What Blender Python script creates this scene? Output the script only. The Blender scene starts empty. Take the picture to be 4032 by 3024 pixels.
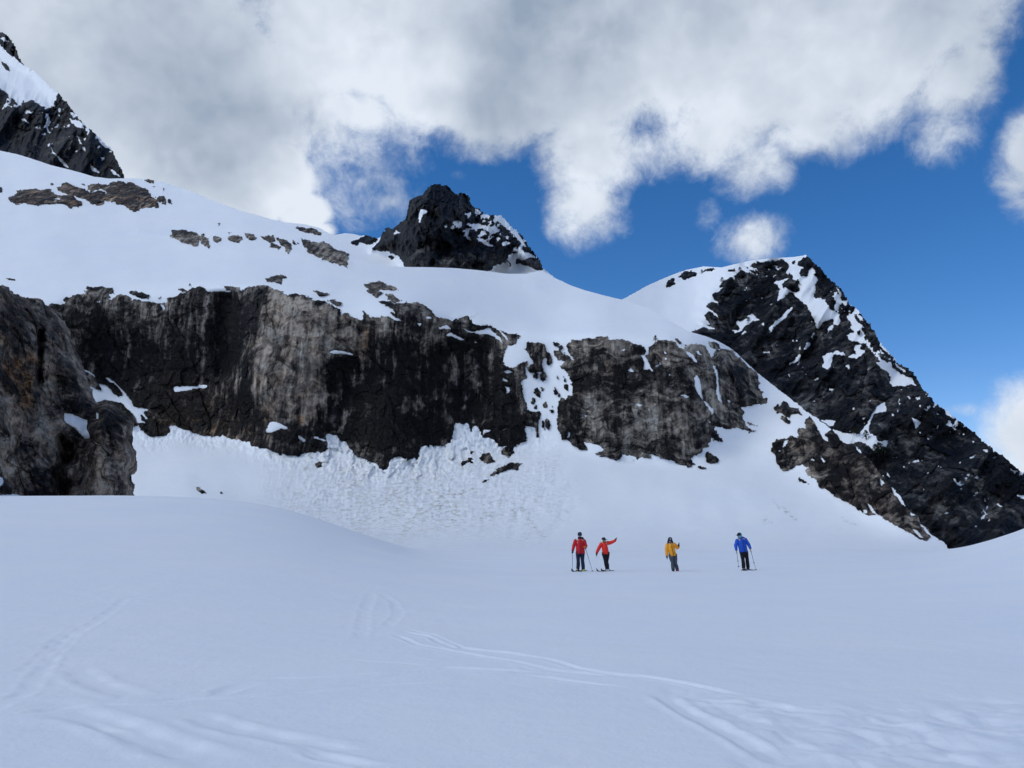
import bpy, bmesh, math, random
import numpy as np
from mathutils import Vector, Matrix

# ------------------------------------------------------------------ camera, light, exposure
S = bpy.context.scene
COL = S.collection
FPX, CX, CY = 3046.0, 2016.0, 1512.0          # focal length and centre in photograph pixels
PITCH = math.radians(11.3)
CAMZ = 1.6
cam_d = bpy.data.cameras.new('camera'); cam = bpy.data.objects.new('camera', cam_d); COL.objects.link(cam)
cam.location = (0, 0, CAMZ); cam.rotation_euler = (math.pi/2 + PITCH, 0, 0)
cam_d.sensor_width = 36.0; cam_d.lens = 36.0*FPX/4032.0
cam_d.clip_start = 0.05; cam_d.clip_end = 20000
S.camera = cam
S.view_settings.view_transform = 'Standard'; S.view_settings.look = 'None'
S.view_settings.exposure = 0.0; S.view_settings.gamma = 1.0; S.view_settings.use_curve_mapping = False
S.render.engine = 'CYCLES'
S.cycles.use_denoising = True
try: S.cycles.denoiser = 'OPENIMAGEDENOISE'
except Exception: pass
S.cycles.use_adaptive_sampling = True; S.cycles.adaptive_threshold = 0.02; S.cycles.adaptive_min_samples = 12
S.cycles.max_bounces = 4; S.cycles.diffuse_bounces = 3; S.cycles.glossy_bounces = 2

SUN_AZ, SUN_EL = math.radians(-108), math.radians(48)      # sun from the left and behind, veiled by cloud
sun_d = bpy.data.lights.new('sun', 'SUN'); sun = bpy.data.objects.new('sun', sun_d); COL.objects.link(sun)
sun_d.energy = 1.25; sun_d.angle = math.radians(35); sun_d.color = (0.98, 1.0, 0.95)
sdir = Vector((math.sin(SUN_AZ)*math.cos(SUN_EL), math.cos(SUN_AZ)*math.cos(SUN_EL), math.sin(SUN_EL)))
sun.rotation_euler = (-sdir).to_track_quat('-Z', 'Y').to_euler()
sun.location = sdir*100

def pxdir(u, v):
    """unit direction through a photograph pixel, in world axes"""
    zc = (CY - v)/FPX
    d = Vector(((u-CX)/FPX, math.cos(PITCH) - zc*math.sin(PITCH), math.sin(PITCH) + zc*math.cos(PITCH)))
    return d.normalized()

class NT:
    """small helper for node graphs"""
    def __init__(s, tree): s.t = tree; s.t.nodes.clear()
    def n(s, typ, ins=None, **kw):
        nd = s.t.nodes.new(typ)
        for k, v in kw.items(): setattr(nd, k, v)
        for k, v in (ins or {}).items():
            if isinstance(v, bpy.types.NodeSocket): s.t.links.new(v, nd.inputs[k])
            else: nd.inputs[k].default_value = v
        return nd
    def m(s, op, a, b=None, c=None, clamp=False):
        nd = s.n('ShaderNodeMath', operation=op); nd.use_clamp = clamp
        for i, v in enumerate((a, b, c)):
            if v is None: continue
            if isinstance(v, bpy.types.NodeSocket): s.t.links.new(v, nd.inputs[i])
            else: nd.inputs[i].default_value = v
        return nd.outputs[0]
    def vm(s, op, a, b=None):
        nd = s.n('ShaderNodeVectorMath', operation=op)
        for i, v in enumerate((a, b)):
            if v is None: continue
            if isinstance(v, bpy.types.NodeSocket): s.t.links.new(v, nd.inputs[i])
            else: nd.inputs[i].default_value = v
        return nd
    def rng(s, v, a, b, c=0.0, d=1.0, smooth=False):
        nd = s.n('ShaderNodeMapRange', {0: v, 1: a, 2: b, 3: c, 4: d})
        if smooth: nd.interpolation_type = 'SMOOTHSTEP'
        return nd.outputs[0]
    def mix(s, f, a, b, blend='MIX'):
        nd = s.n('ShaderNodeMix', data_type='RGBA', blend_type=blend)
        for k, v in ((0, f), (6, a), (7, b)):
            if isinstance(v, bpy.types.NodeSocket): s.t.links.new(v, nd.inputs[k])
            else: nd.inputs[k].default_value = v if k == 0 else (v[0], v[1], v[2], 1)
        return nd.outputs[2]
    def noise(s, vec, scale, detail=4, rough=0.55, dist=0.0, lac=2.0):
        return s.n('ShaderNodeTexNoise', {'Vector': vec, 'Scale': scale, 'Detail': detail, 'Roughness': rough,
                                          'Distortion': dist, 'Lacunarity': lac}).outputs[0]

def build_world():
    w = bpy.data.worlds.new('World'); S.world = w; w.use_nodes = True
    w.cycles.sampling_method = 'MANUAL'; w.cycles.sample_map_resolution = 512
    g = NT(w.node_tree)
    d = g.n('ShaderNodeTexCoord').outputs['Generated']
    sky = g.n('ShaderNodeTexSky', sky_type='NISHITA', sun_disc=False, sun_elevation=SUN_EL, sun_rotation=SUN_AZ,
              altitude=1800.0, air_density=1.0, dust_density=0.6, ozone_density=2.5).outputs[0]
    sky = g.n('ShaderNodeHueSaturation', {'Color': sky, 'Saturation': 1.34, 'Value': 1.42}).outputs[0]
    sky = g.mix(1.0, sky, (1.06, .90, .95), 'MULTIPLY')
    # cloud banks: (u, v, half width, half height, weight), photograph pixels -> fixed sky directions
    banks = [(200, 200, 1250, 520, 1.0), (0, 900, 720, 560, 1.0), (700, 620, 420, 330, 1.0), (960, 790, 230, 160, .85), (1120, 700, 160, 200, 1.0), (1190, 830, 130, 110, 1.0), (1270, 900, 75, 50, .7),
             (1500, 130, 620, 290, 1.0), (1700, 380, 380, 150, .85), (1420, 440, 230, 110, .8), (1950, 430, 420, 170, .8), (1900, 590, 330, 80, .5), (1680, 560, 190, 60, .40), (2400, 120, 900, 360, 1.0), (3150, 130, 620, 360, 1.0), (3560, 60, 330, 260, .9), (3450, 330, 300, 230, .66), (3760, 300, 190, 230, .7), (3830, 100, 170, 200, .66),
             (1790, 690, 110, 45, .36), (1531, 784, 85, 52, .42), (1390, 885, 100, 52, .42), 
             (2310, 800, 220, 200, .62), (2330, 600, 300, 200, .70), (2600, 560, 330, 150, .52), (2990, 640, 190, 130, .56), (2990, 730, 70, 70, .32),
             (2840, 520, 330, 160, .62), (3250, 440, 380, 190, .62), (3720, 480, 190, 200, .56), (3700, 640, 170, 120, .30),
             (2970, 950, 170, 120, .48), (3000, 900, 90, 60, .42), (2790, 850, 80, 110, .25), (4060, 600, 130, 240, .66), (4120, 1690, 180, 210, .85), (3800, 1615, 160, 36, .36), (4300, 1950, 330, 200, .9)]
    tot = None
    for u, v, hw, hh, wt in banks:
        c = pxdir(u, v)
        k = 1.0/(hw/FPX); kz = 1.0/(hh/FPX)
        ma = g.n('ShaderNodeVectorMath', {0: d, 1: (k, k*.6, kz), 2: (-c.x*k, -c.y*k*.6, -c.z*kz)}, operation='MULTIPLY_ADD')
        sc = ma.outputs[0]
        q = g.vm('LENGTH', sc).outputs['Value']
        b = g.rng(q, 0.0, 1.6, wt*1.25, 0.0, True)
        tot = b if tot is None else g.m('MAXIMUM', tot, b)
    # elsewhere in the sky: broken cloud of the same kind
    fwd = g.vm('DOT_PRODUCT', d, tuple(pxdir(2016, 1000))).outputs['Value']
    out = g.rng(fwd, 0.66, 0.34, 0, 1, True)
    low = g.noise(d, 1.7, 2, .5)
    tot = g.m('ADD', tot, g.m('MULTIPLY', out, g.rng(low, 0.40, 0.62, 0.0, 1.1)))
    # billows: broad swells, ragged mid-size tufts, fine torn fringes
    wv = g.n('ShaderNodeTexNoise', {'Vector': d, 'Scale': 7.0, 'Detail': 3.0, 'Roughness': .6}).outputs['Color']
    wv = g.vm('MULTIPLY', g.vm('SUBTRACT', wv, (.5, .5, .5)).outputs[0], (.06, .06, .06)).outputs[0]
    dw = g.vm('ADD', d, wv).outputs[0]
    f1 = g.noise(dw, 5.5, 8, .66)
    f2 = g.noise(dw, 24.0, 5, .66)
    fb = g.m('ADD', g.m('MULTIPLY', g.m('SUBTRACT', f1, .5), 1.9), g.m('MULTIPLY', g.m('SUBTRACT', f2, .5), .75))
    F = g.m('ADD', g.m('SUBTRACT', tot, 0.40), g.m('MULTIPLY', fb, 0.62))
    mask = g.m('POWER', g.rng(F, -0.12, 0.42, 0, 1, True), 0.9)
    torn = g.rng(g.noise(dw, 34.0, 4, .62), .34, .60, .45, 1.0, True)          # torn fringes where the cloud is thin
    mask = g.m('MULTIPLY', mask, g.m('ADD', torn, g.m('MULTIPLY', g.m('SUBTRACT', 1.0, torn), g.rng(mask, .35, .95))))
    # light inside the cloud: thin sunward edges bright, thick undersides grey
    off = g.vm('ADD', dw, tuple(Vector((-0.75, 0.0, 0.8))*0.030)).outputs[0]
    f1o = g.noise(off, 5.5, 4, .62)
    rel = g.rng(g.m('SUBTRACT', f1, f1o), -0.13, 0.13, -1, 1)
    big = g.noise(d, 4.2, 4, .58)
    thick = g.rng(F, 0.25, 0.95, 1.0, 0.0, True)
    sh = g.m('ADD', g.m('MULTIPLY', rel, 0.17), g.m('MULTIPLY', thick, 0.26))
    sh = g.m('ADD', sh, g.m('MULTIPLY', g.m('SUBTRACT', big, .5), 1.6))
    sh = g.m('ADD', sh, g.m('MULTIPLY', g.m('SUBTRACT', f2, .5), .28))
    sh = g.m('ADD', sh, 0.25)
    for u, v, r, a in [(1480, 230, 330, .42), (1600, 430, 260, .26), (1230, 740, 170, .62), (2330, 780, 230, .30), (2800, 300, 450, .22), (4060, 1700, 260, .5), (2970, 940, 200, .3),
                       (1000, 420, 360, -.30), (1750, 20, 330, -.22), (150, 560, 420, .20), (700, 830, 300, .34), (1290, 900, 120, .3), (3200, 300, 500, .12), (2500, 420, 350, .1)]:
        dot = g.vm('DOT_PRODUCT', d, tuple(pxdir(u, v))).outputs['Value']
        sh = g.m('ADD', sh, g.rng(dot, math.cos(r*1.4/FPX), 1.0, 0.0, a, True))
    shc = g.m('MULTIPLY', sh, 1.0, clamp=True)
    cl = g.mix(shc, (3.0, 3.75, 4.9), (7.7, 8.35, 9.3))
    col = g.mix(mask, sky, cl)
    bg = g.n('ShaderNodeBackground', {'Color': col, 'Strength': 0.10})
    o = g.n('ShaderNodeOutputWorld', {'Surface': bg.outputs[0]})
build_world()

# ------------------------------------------------------------------ numpy noise
def _hash(ix, iy, iz, seed):
    h = (ix.astype(np.uint32)*np.uint32(374761393) + iy.astype(np.uint32)*np.uint32(668265263)
         + iz.astype(np.uint32)*np.uint32(2147483647) + np.uint32((seed*362437 + 1013904223) & 0xffffffff))
    h = (h ^ (h >> np.uint32(13)))*np.uint32(1274126177)
    h = (h ^ (h >> np.uint32(16)))*np.uint32(2246822519)
    return h ^ (h >> np.uint32(15))
def rnd(ix, iy, iz, seed):
    return _hash(ix, iy, iz, seed).astype(np.float32)/np.float32(4294967296.0)
def vnoise(x, y, z, seed=0):
    """smooth gradient noise in about -1..1"""
    x = np.asarray(x, np.float32); y = np.asarray(y, np.float32); z = np.asarray(z, np.float32)
    x, y, z = np.broadcast_arrays(x, y, z)
    xi = np.floor(x); yi = np.floor(y); zi = np.floor(z)
    fx, fy, fz = x-xi, y-yi, z-zi
    xi = xi.astype(np.int32); yi = yi.astype(np.int32); zi = zi.astype(np.int32)
    w = lambda f: f*f*f*(f*(f*6-15)+10)
    wx, wy, wz = w(fx), w(fy), w(fz)
    out = 0
    for dx in (0, 1):
        for dy in (0, 1):
            for dz in (0, 1):
                h = _hash(xi+dx, yi+dy, zi+dz, seed)
                gx = ((h & np.uint32(1023)).astype(np.float32)/511.5-1)
                gy = (((h >> np.uint32(10)) & np.uint32(1023)).astype(np.float32)/511.5-1)
                gz = (((h >> np.uint32(20)) & np.uint32(1023)).astype(np.float32)/511.5-1)
                g = gx*(fx-dx)+gy*(fy-dy)+gz*(fz-dz)
                out = out + g*(wx if dx else 1-wx)*(wy if dy else 1-wy)*(wz if dz else 1-wz)
    return out*1.2
def fbm(x, y, z=0.0, octv=4, seed=0, gain=.5, ridged=False):
    a, s, f = 1.0, 0, 1.0
    for o in range(octv):
        n = vnoise(np.asarray(x)*f, np.asarray(y)*f, np.asarray(z)*f+o*7.3, seed+o*17)
        if ridged: n = 1-2*np.abs(n)
        s = s+a*n; a *= gain; f *= 2.03
    return s
def cells(x, y, z, seed=0, tilt=0.6):
    """fractured blocks: per-cell height plus a tilted face; also gap to the next block"""
    x = np.asarray(x, np.float32); y = np.asarray(y, np.float32); z = np.asarray(z, np.float32)
    xi = np.floor(x).astype(np.int32); yi = np.floor(y).astype(np.int32); zi = np.floor(z).astype(np.int32)
    d1 = np.full(x.shape, 9.0, np.float32); d2 = d1.copy(); val = np.zeros_like(d1)
    for dx in (-1, 0, 1):
        for dy in (-1, 0, 1):
            for dz in (-1, 0, 1):
                cx, cy, cz = xi+dx, yi+dy, zi+dz
                h = _hash(cx, cy, cz, seed)
                ox = (h & np.uint32(255)).astype(np.float32)/255
                oy = ((h >> np.uint32(8)) & np.uint32(255)).astype(np.float32)/255
                oz = ((h >> np.uint32(16)) & np.uint32(255)).astype(np.float32)/255
                rx, ry, rz = x-cx-ox, y-cy-oy, z-cz-oz
                d = rx*rx+ry*ry+rz*rz
                h2 = _hash(cx, cy, cz, seed+91)
                r0 = (h2 & np.uint32(255)).astype(np.float32)/127.5-1
                r1 = ((h2 >> np.uint32(8)) & np.uint32(255)).astype(np.float32)/127.5-1
                r2 = ((h2 >> np.uint32(16)) & np.uint32(255)).astype(np.float32)/127.5-1
                v = r0*.6+tilt*(r1*(rx+ry)+r2*rz)
                near = d < d1
                d2 = np.where(near, d1, np.minimum(d2, d)); val = np.where(near, v, val); d1 = np.where(near, d, d1)
    return val, np.sqrt(d2)-np.sqrt(d1)
def sstep(a, b, x):
    t = np.clip((x-a)/(b-a), 0, 1); return t*t*(3-2*t)
def blur(a, n, axis, it=3):
    if n < 1: return a
    for _ in range(it):
        p = [(0, 0), (0, 0)]; p[axis] = (n+1, n)
        c = np.cumsum(np.pad(a, p, mode='edge'), axis=axis)
        L = a.shape[axis]
        hi = np.take(c, np.arange(2*n+1, 2*n+1+L), axis=axis); lo = np.take(c, np.arange(0, L), axis=axis)
        a = (hi-lo)/(2*n+1)
    return a

# ------------------------------------------------------------------ traced outlines: "crop letter" + points -> photograph pixels
CROP = {'A': (0, 620, 2.19444), 'B': (1008, 1000, 2.19444), 'C': (0, 1300, 2.19444), 'D': (1008, 1300, 2.19444), 'E': (2016, 1250, 2.19444),
        'F': (2600, 950, 2.19444), 'G': (3024, 1450, 2.19444), 'H': (1200, 600, 2.01091), 'I': (0, 0, 1.50819), 'O': (0, 0, 1.0),
        'J': (2300, 900, 1.27598)}
def T(s):
    pts = []; c = CROP['O']
    for tok in s.split():
        if tok in CROP: c = CROP[tok]; continue
        x, y = tok.split(',')
        pts.append((c[0]+float(x)/c[2], c[1]+float(y)/c[2]))
    return np.array(pts, np.float32)
def sdf(poly, U, V, pad=60.0):
    """signed distance in photograph pixels, positive inside"""
    out = np.full(U.shape, -pad, np.float32)
    x0, y0 = poly.min(0)-pad; x1, y1 = poly.max(0)+pad
    sel = (U > x0) & (U < x1) & (V > y0) & (V < y1)
    if not sel.any(): return out
    u, v = U[sel], V[sel]
    d = np.full(u.shape, 1e9, np.float32); ins = np.zeros(u.shape, bool)
    for i in range(len(poly)):
        ax, ay = poly[i]; bx, by = poly[(i+1) % len(poly)]
        ex, ey = bx-ax, by-ay
        L = ex*ex+ey*ey
        if L < 1e-6: continue
        k = np.clip(((u-ax)*ex+(v-ay)*ey)/L, 0, 1)
        d = np.minimum(d, (u-ax-k*ex)**2+(v-ay-k*ey)**2)
        if ey != 0:
            c = ((ay > v) != (by > v)) & (u < ex*(v-ay)/ey+ax)
            ins ^= c
    d = np.sqrt(d)
    out[sel] = np.clip(np.where(ins, d, -d), -pad, None)
    return out

# ------------------------------------------------------------------ materials
MATS = {}
def plain(name, col, rough=.7, spec=.3, bump=0.0, bscale=60, var=0.12):
    if name in MATS: return MATS[name]
    m = bpy.data.materials.new(name); m.use_nodes = True; g = NT(m.node_tree)
    tc = g.n('ShaderNodeTexCoord').outputs['Object']
    nz = g.noise(tc, bscale*.3, 4, .6)
    c = g.mix(g.rng(nz, .3, .7), tuple(x*(1-var) for x in col), tuple(min(1, x*(1+var)) for x in col))
    b = g.n('ShaderNodeBsdfPrincipled', {'Base Color': c, 'Roughness': rough, 'Specular IOR Level': spec})
    if bump:
        bp = g.n('ShaderNodeBump', {'Height': g.noise(tc, bscale, 4, .6), 'Strength': bump, 'Distance': .01})
        m.node_tree.links.new(bp.outputs[0], b.inputs['Normal'])
    g.n('ShaderNodeOutputMaterial', {'Surface': b.outputs[0]})
    MATS[name] = m; return m

def snow_mat(name, fine=True):
    m = bpy.data.materials.new(name); m.use_nodes = True; g = NT(m.node_tree)
    pos = g.n('ShaderNodeNewGeometry').outputs['Position']
    dirt = g.n('ShaderNodeAttribute', attribute_name='dirt').outputs['Fac']
    a = g.noise(pos, .035 if not fine else .25, 4, .5)
    c = g.mix(g.rng(a, .3, .7), (.85, .88, .915), (.90, .91, .925)) if fine else g.mix(g.rng(a, .3, .7), (.89, .915, .945), (.935, .945, .955))
    n2 = g.noise(pos, .55 if not fine else 3.0, 6, .7)
    sp = g.m('MULTIPLY', dirt, g.rng(n2, .44, .66), clamp=True)
    c = g.mix(sp, c, (.50, .48, .43))
    b = g.n('ShaderNodeBsdfPrincipled', {'Base Color': c, 'Roughness': .62, 'Specular IOR Level': .25})
    if fine:
        h = g.m('ADD', g.m('MULTIPLY', g.noise(pos, 1.6, 6, .58), .055), g.m('MULTIPLY', g.noise(pos, 14, 5, .65), .011))
    else:
        h = g.m('ADD', g.m('MULTIPLY', g.noise(pos, .06, 5, .5), .9), g.m('MULTIPLY', g.noise(pos, .7, 4, .6), .05))
    bp = g.n('ShaderNodeBump', {'Height': h, 'Strength': .45, 'Distance': 1.0})
    m.node_tree.links.new(bp.outputs[0], b.inputs['Normal'])
    g.n('ShaderNodeOutputMaterial', {'Surface': b.outputs[0]})
    return m

def rock_mat(name, sc, streak=1.0, tint=(1, 1, 1), bedk=1.15):
    """sc: metres-to-texture scale; tone 0 wet black .. 1 pale dry; warm = iron staining"""
    m = bpy.data.materials.new(name); m.use_nodes = True; g = NT(m.node_tree)
    pos = g.n('ShaderNodeNewGeometry').outputs['Position']
    p = g.vm('MULTIPLY', pos, (sc, sc, sc)).outputs[0]
    tone = g.n('ShaderNodeAttribute', attribute_name='tone').outputs['Fac']
    warm = g.n('ShaderNodeAttribute', attribute_name='warm').outputs['Fac']
    wob = g.n('ShaderNodeTexNoise', {'Vector': p, 'Scale': .22, 'Detail': 3.0}).outputs['Color']
    wob = g.vm('MULTIPLY', g.vm('SUBTRACT', wob, (.5, .5, .5)).outputs[0], (7, 7, 7)).outputs[0]
    pw = g.vm('ADD', p, wob).outputs[0]
    ps = g.vm('ADD', p, g.vm('MULTIPLY', wob, (.22, .22, .22)).outputs[0]).outputs[0]
    st = g.noise(g.vm('MULTIPLY', ps, (1.0, .3, .08)).outputs[0], .9, 5, .58)       # drip streaks
    st2 = g.noise(g.vm('MULTIPLY', p, (1.0, .4, .11)).outputs[0], 3.0, 3, .6)         # thin drips
    bed = g.noise(g.vm('MULTIPLY', pw, (.22, .22, 1.3)).outputs[0], .75, 6, .66)      # bedding
    grain = g.noise(p, .7, 8, .68)
    blot = g.noise(pw, .12, 6, .62)
    va = g.n('ShaderNodeTexVoronoi', {'Vector': g.vm('MULTIPLY', pw, (1, .7, .5)).outputs[0], 'Scale': .20}, feature='DISTANCE_TO_EDGE').outputs['Distance']
    vb = g.n('ShaderNodeTexVoronoi', {'Vector': g.vm('MULTIPLY', pw, (.8, .7, 1.1)).outputs[0], 'Scale': .5}, feature='DISTANCE_TO_EDGE').outputs['Distance']
    crk = g.m('MULTIPLY', g.rng(va, 0.0, 0.022), g.rng(vb, 0.0, 0.03, .7, 1.0))
    k = g.rng(tone, 0.0, .35, .75, 1.0)
    ks = g.m('MULTIPLY', k, g.rng(tone, .45, .8, 1.0, .5))
    t = g.m('MULTIPLY', g.m('SUBTRACT', st, .5), 2.9*streak)
    t = g.m('ADD', t, g.m('MULTIPLY', g.m('SUBTRACT', st2, .5), 1.1*streak))
    t = g.m('MULTIPLY', t, g.m('MULTIPLY', ks, g.rng(blot, .36, .64, .35, 1.15)))
    t2 = g.m('MULTIPLY', g.m('SUBTRACT', bed, .5), bedk)
    t2 = g.m('ADD', t2, g.m('MULTIPLY', g.m('SUBTRACT', grain, .5), 1.25))
    t2 = g.m('ADD', t2, g.m('MULTIPLY', g.m('SUBTRACT', blot, .5), 1.6))
    t = g.m('ADD', g.m('ADD', tone, t), g.m('MULTIPLY', t2, k))
    t = g.m('SUBTRACT', t, g.m('MULTIPLY', g.m('SUBTRACT', 1.0, crk), .10))
    ramp = g.n('ShaderNodeValToRGB', {0: t})
    cr = ramp.color_ramp
    cr.elements[0].position = 0.02; cr.elements[0].color = (.008, .0078, .0085, 1)
    cr.elements[1].position = 1.05 if False else 1.0; cr.elements[1].color = (.40, .37, .32, 1)
    for pz, c in ((.20, (.024, .022, .022)), (.40, (.085, .076, .068)), (.60, (.17, .152, .132)), (.80, (.27, .245, .21))):
        e = cr.elements.new(pz); e.color = (*c, 1)
    wn = g.noise(p, .3, 5, .6)
    wf = g.m('MULTIPLY', warm, g.rng(wn, .35, .65), clamp=True)
    col = g.mix(wf, ramp.outputs[0], g.mix(1.0, ramp.outputs[0], (1.45, .82, .42), 'MULTIPLY'))
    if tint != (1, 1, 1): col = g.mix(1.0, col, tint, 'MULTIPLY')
    h = g.m('ADD', g.m('MULTIPLY', grain, .55), g.m('MULTIPLY', bed, .5))
    h = g.m('ADD', h, g.m('MULTIPLY', st, .3))
    h = g.m('SUBTRACT', h, g.m('MULTIPLY', g.m('SUBTRACT', 1.0, crk), .10))
    bp = g.n('ShaderNodeBump', {'Height': h, 'Strength': .6, 'Distance': .8/sc})
    rgh = g.rng(t, .1, .5, .55, .85)
    b = g.n('ShaderNodeBsdfPrincipled', {'Base Color': col, 'Roughness': rgh, 'Specular IOR Level': .08, 'Normal': bp.outputs[0]})
    g.n('ShaderNodeOutputMaterial', {'Surface': b.outputs[0]})
    return m

M_SNOW = snow_mat('snow_near', True)
M_SNOWF = snow_mat('snow_far', False)
M_CLIFF = rock_mat('cliff_rock', .45)
M_FOLD = rock_mat('folded_rock', .40, .6, bedk=2.3)
M_BUTT = rock_mat('buttress_rock', .62, .45, bedk=1.7)
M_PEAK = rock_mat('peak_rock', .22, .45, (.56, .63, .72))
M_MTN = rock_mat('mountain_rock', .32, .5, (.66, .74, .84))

# ------------------------------------------------------------------ mesh helpers
def mesh_np(name, verts, faces, mat, smooth=True, attrs=None):
    """verts (n,3), faces (m,4) quads or list of arrays"""
    me = bpy.data.meshes.new(name)
    verts = np.ascontiguousarray(verts, np.float32); faces = np.ascontiguousarray(faces, np.int32)
    me.vertices.add(len(verts)); me.vertices.foreach_set('co', verts.ravel())
    k = faces.shape[1]
    me.loops.add(faces.size); me.loops.foreach_set('vertex_index', faces.ravel())
    me.polygons.add(len(faces))
    me.polygons.foreach_set('loop_start', np.arange(0, faces.size, k, dtype=np.int32))
    me.polygons.foreach_set('loop_total', np.full(len(faces), k, np.int32))
    me.polygons.foreach_set('use_smooth', np.full(len(faces), bool(smooth)))
    for an, av in (attrs or {}).items():
        a = me.attributes.new(an, 'FLOAT', 'POINT'); a.data.foreach_set('value', np.ascontiguousarray(av, np.float32))
    me.update(calc_edges=True); me.validate()
    me.materials.append(mat)
    return me
def link(name, me, parent=None):
    o = bpy.data.objects.new(name, me); COL.objects.link(o)
    if parent is not None: o.parent = parent
    return o
def tag(o, label=None, cat=None, group=None, kind=None):
    if label: o['label'] = label
    if cat: o['category'] = cat
    if group: o['group'] = group
    if kind: o['kind'] = kind
    return o

# ------------------------------------------------------------------ terrain sheets
STEP = 3.2
def tanel(v):
    zc = (CY-np.asarray(v, np.float32))/FPX
    Y = math.cos(PITCH)-zc*math.sin(PITCH)
    return (math.sin(PITCH)+zc*math.cos(PITCH))/Y, Y
def place(u, v, y):
    t, Y = tanel(v)
    return np.stack([(u-CX)/FPX/Y*y, y+0*u, CAMZ+t*y], -1)

def F(kind, name, poly, label=None, cat=None, group=None, bulge=None, wid=14., warp=1., fleck=None, parent=None, struct=False, keep=True):
    return dict(kind=kind, name=name, poly=T(poly) if isinstance(poly, str) else poly, label=label, cat=cat, group=group, wid=wid,
                bulge=(2.0 if kind == 'rock' else .5) if bulge is None else bulge, warp=warp, fleck=fleck, parent=parent, struct=struct)

def sheet(u0, u1, v0, v1, domain, y0, slope, feats, base, rock, tonef, relief=None, amp=1.0, seed=0, step=None,
          dwarp=1.0, snowfn=None, mats=(M_CLIFF, M_SNOWF), skirt=4.0, wscale=1.0, hblur=28., wide=None):
    st = step or STEP
    us = np.arange(u0, u1+st, st, dtype=np.float32); vs = np.arange(v0, v1+st, st, dtype=np.float32)
    nu, nv = len(us), len(vs)
    uc = np.concatenate([[us[0]-st/2], us+st/2]); vc = np.concatenate([[vs[0]-st/2], vs+st/2])   # centres incl. rim
    UC, VC = np.meshgrid(uc, vc)
    # ragged outlines
    w1 = fbm(UC/46, VC/46, 1.7, 3, seed+1)*7*wscale; w2 = fbm(UC/46, VC/46, 9.1, 3, seed+2)*7*wscale
    w3 = fbm(UC/15, VC/11, 4.1, 3, seed+3, .7)*5.5*wscale; w4 = fbm(UC/15, VC/11, 6.1, 3, seed+4, .7)*5.5*wscale
    def warp(a): return UC+a*(w1+w3), VC+a*(w2+w4)
    Wd = warp(dwarp(UC, VC) if callable(dwarp) else dwarp); W1 = warp(1.0)
    D = sdf(domain, *Wd, pad=400.)
    Sg = np.full(UC.shape, 60.0 if base['kind'] == 'rock' else -60.0, np.float32)
    ID = np.zeros(UC.shape, np.int16)
    bul = {'rock': np.zeros_like(Sg), 'snow': np.zeros_like(Sg)}
    allf = [base]+feats
    for i, f in enumerate(allf):
        if i == 0: continue
        W = W1 if f['warp'] == 1. else warp(f['warp'])
        s = sdf(f['poly'], *W)
        if f['fleck']:
            thr, a, fs = f['fleck']
            n = fbm(UC/fs+VC/fs*.5, VC/fs*.9-UC/fs*.25, 2.2, 4, seed+60+i, .6)
            s = np.minimum(s, (n-thr)*a)
        Sg = np.maximum(Sg, s) if f['kind'] == 'rock' else np.minimum(Sg, -s)
        ID[s > 0] = 0 if f['name'] == '_base' else i
        b = f['bulge']*np.sqrt(np.clip(s/f['wid'], 0, 1))
        bul[f['kind']] = np.maximum(bul[f['kind']], b)
    ver = lambda a: (a[:-1, :-1]+a[1:, :-1]+a[:-1, 1:]+a[1:, 1:])*.25
    Sv, Dv = ver(Sg), ver(D)
    U, V = np.meshgrid(us, vs)
    # ease grid corners onto the outlines
    U2, V2 = U.copy(), V.copy()
    for A in (Sv, Dv):
        gv, gu = np.gradient(A, st)
        g2 = np.maximum(gu*gu+gv*gv, .15)
        near = np.abs(A) < .6*st
        U2 = np.where(near, U2-np.clip(A*gu/g2, -.55*st, .55*st), U2); V2 = np.where(near, V2-np.clip(A*gv/g2, -.55*st, .55*st), V2)
    # distance: walk up every column with the local slope
    tt = tanel(vs)[0]
    cm = slope(U, V, tt[:, None]+0*U)                      # tan(slope) - tan(elevation)
    dt = np.zeros(nv, np.float32); dt[:-1] = tt[:-1]-tt[1:]
    inc = dt[:, None]/np.maximum(cm, .06)
    ly = np.cumsum(inc[::-1], axis=0)[::-1]
    l0 = ly; ly = blur(l0, int(hblur/st), 1)
    if wide is not None: w_ = wide(U, V); ly = ly*(1-w_)+blur(l0, int(230/st), 1)*w_
    Yb = (y0(U) if callable(y0) else y0)*np.exp(ly)
    if relief is not None: Yb = Yb+relief(U, V, Yb)
    P = place(U, V, Yb)
    pxm = Yb/FPX                                            # metres per photograph pixel
    q = 100.0/Yb*3.0                                        # keeps block sizes similar in the picture
    x, y, z = P[..., 0], P[..., 1], P[..., 2]
    s0 = 1.0/(pxm.mean())
    X, Yy, Z = U/1.0, Yb*FPX/Yb.mean(), -V
    disp = np.zeros_like(Yb)
    rk = (ver((Sg > -8).astype(np.float32)) > 0)
    idx = np.nonzero(rk)
    a, b, c = U[idx], (Yb*s0)[idx], -V[idx]
    wx = fbm(a/90, b/90, c/90, 2, seed+31)*14; wz = fbm(a/90, b/90, c/90, 2, seed+32)*14
    c1, e1 = cells((a+wx)/95+.2*c/95, b/150, (c+wz)/120, seed+5)
    c2, e2 = cells((a+wx)/36, b/50, (c+wz)/46, seed+6)
    c3, e3 = cells((a+wx)/15, b/22, (c+wz)/17, seed+7)
    big = fbm(a/260, b/260, c/320, 4, seed+8, ridged=True)
    fine = fbm(a/22, b/22, c/26, 3, seed+9, ridged=True)
    strat = fbm(a/120+c/300, b/120, (c+wz)/15, 3, seed+10)
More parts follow.
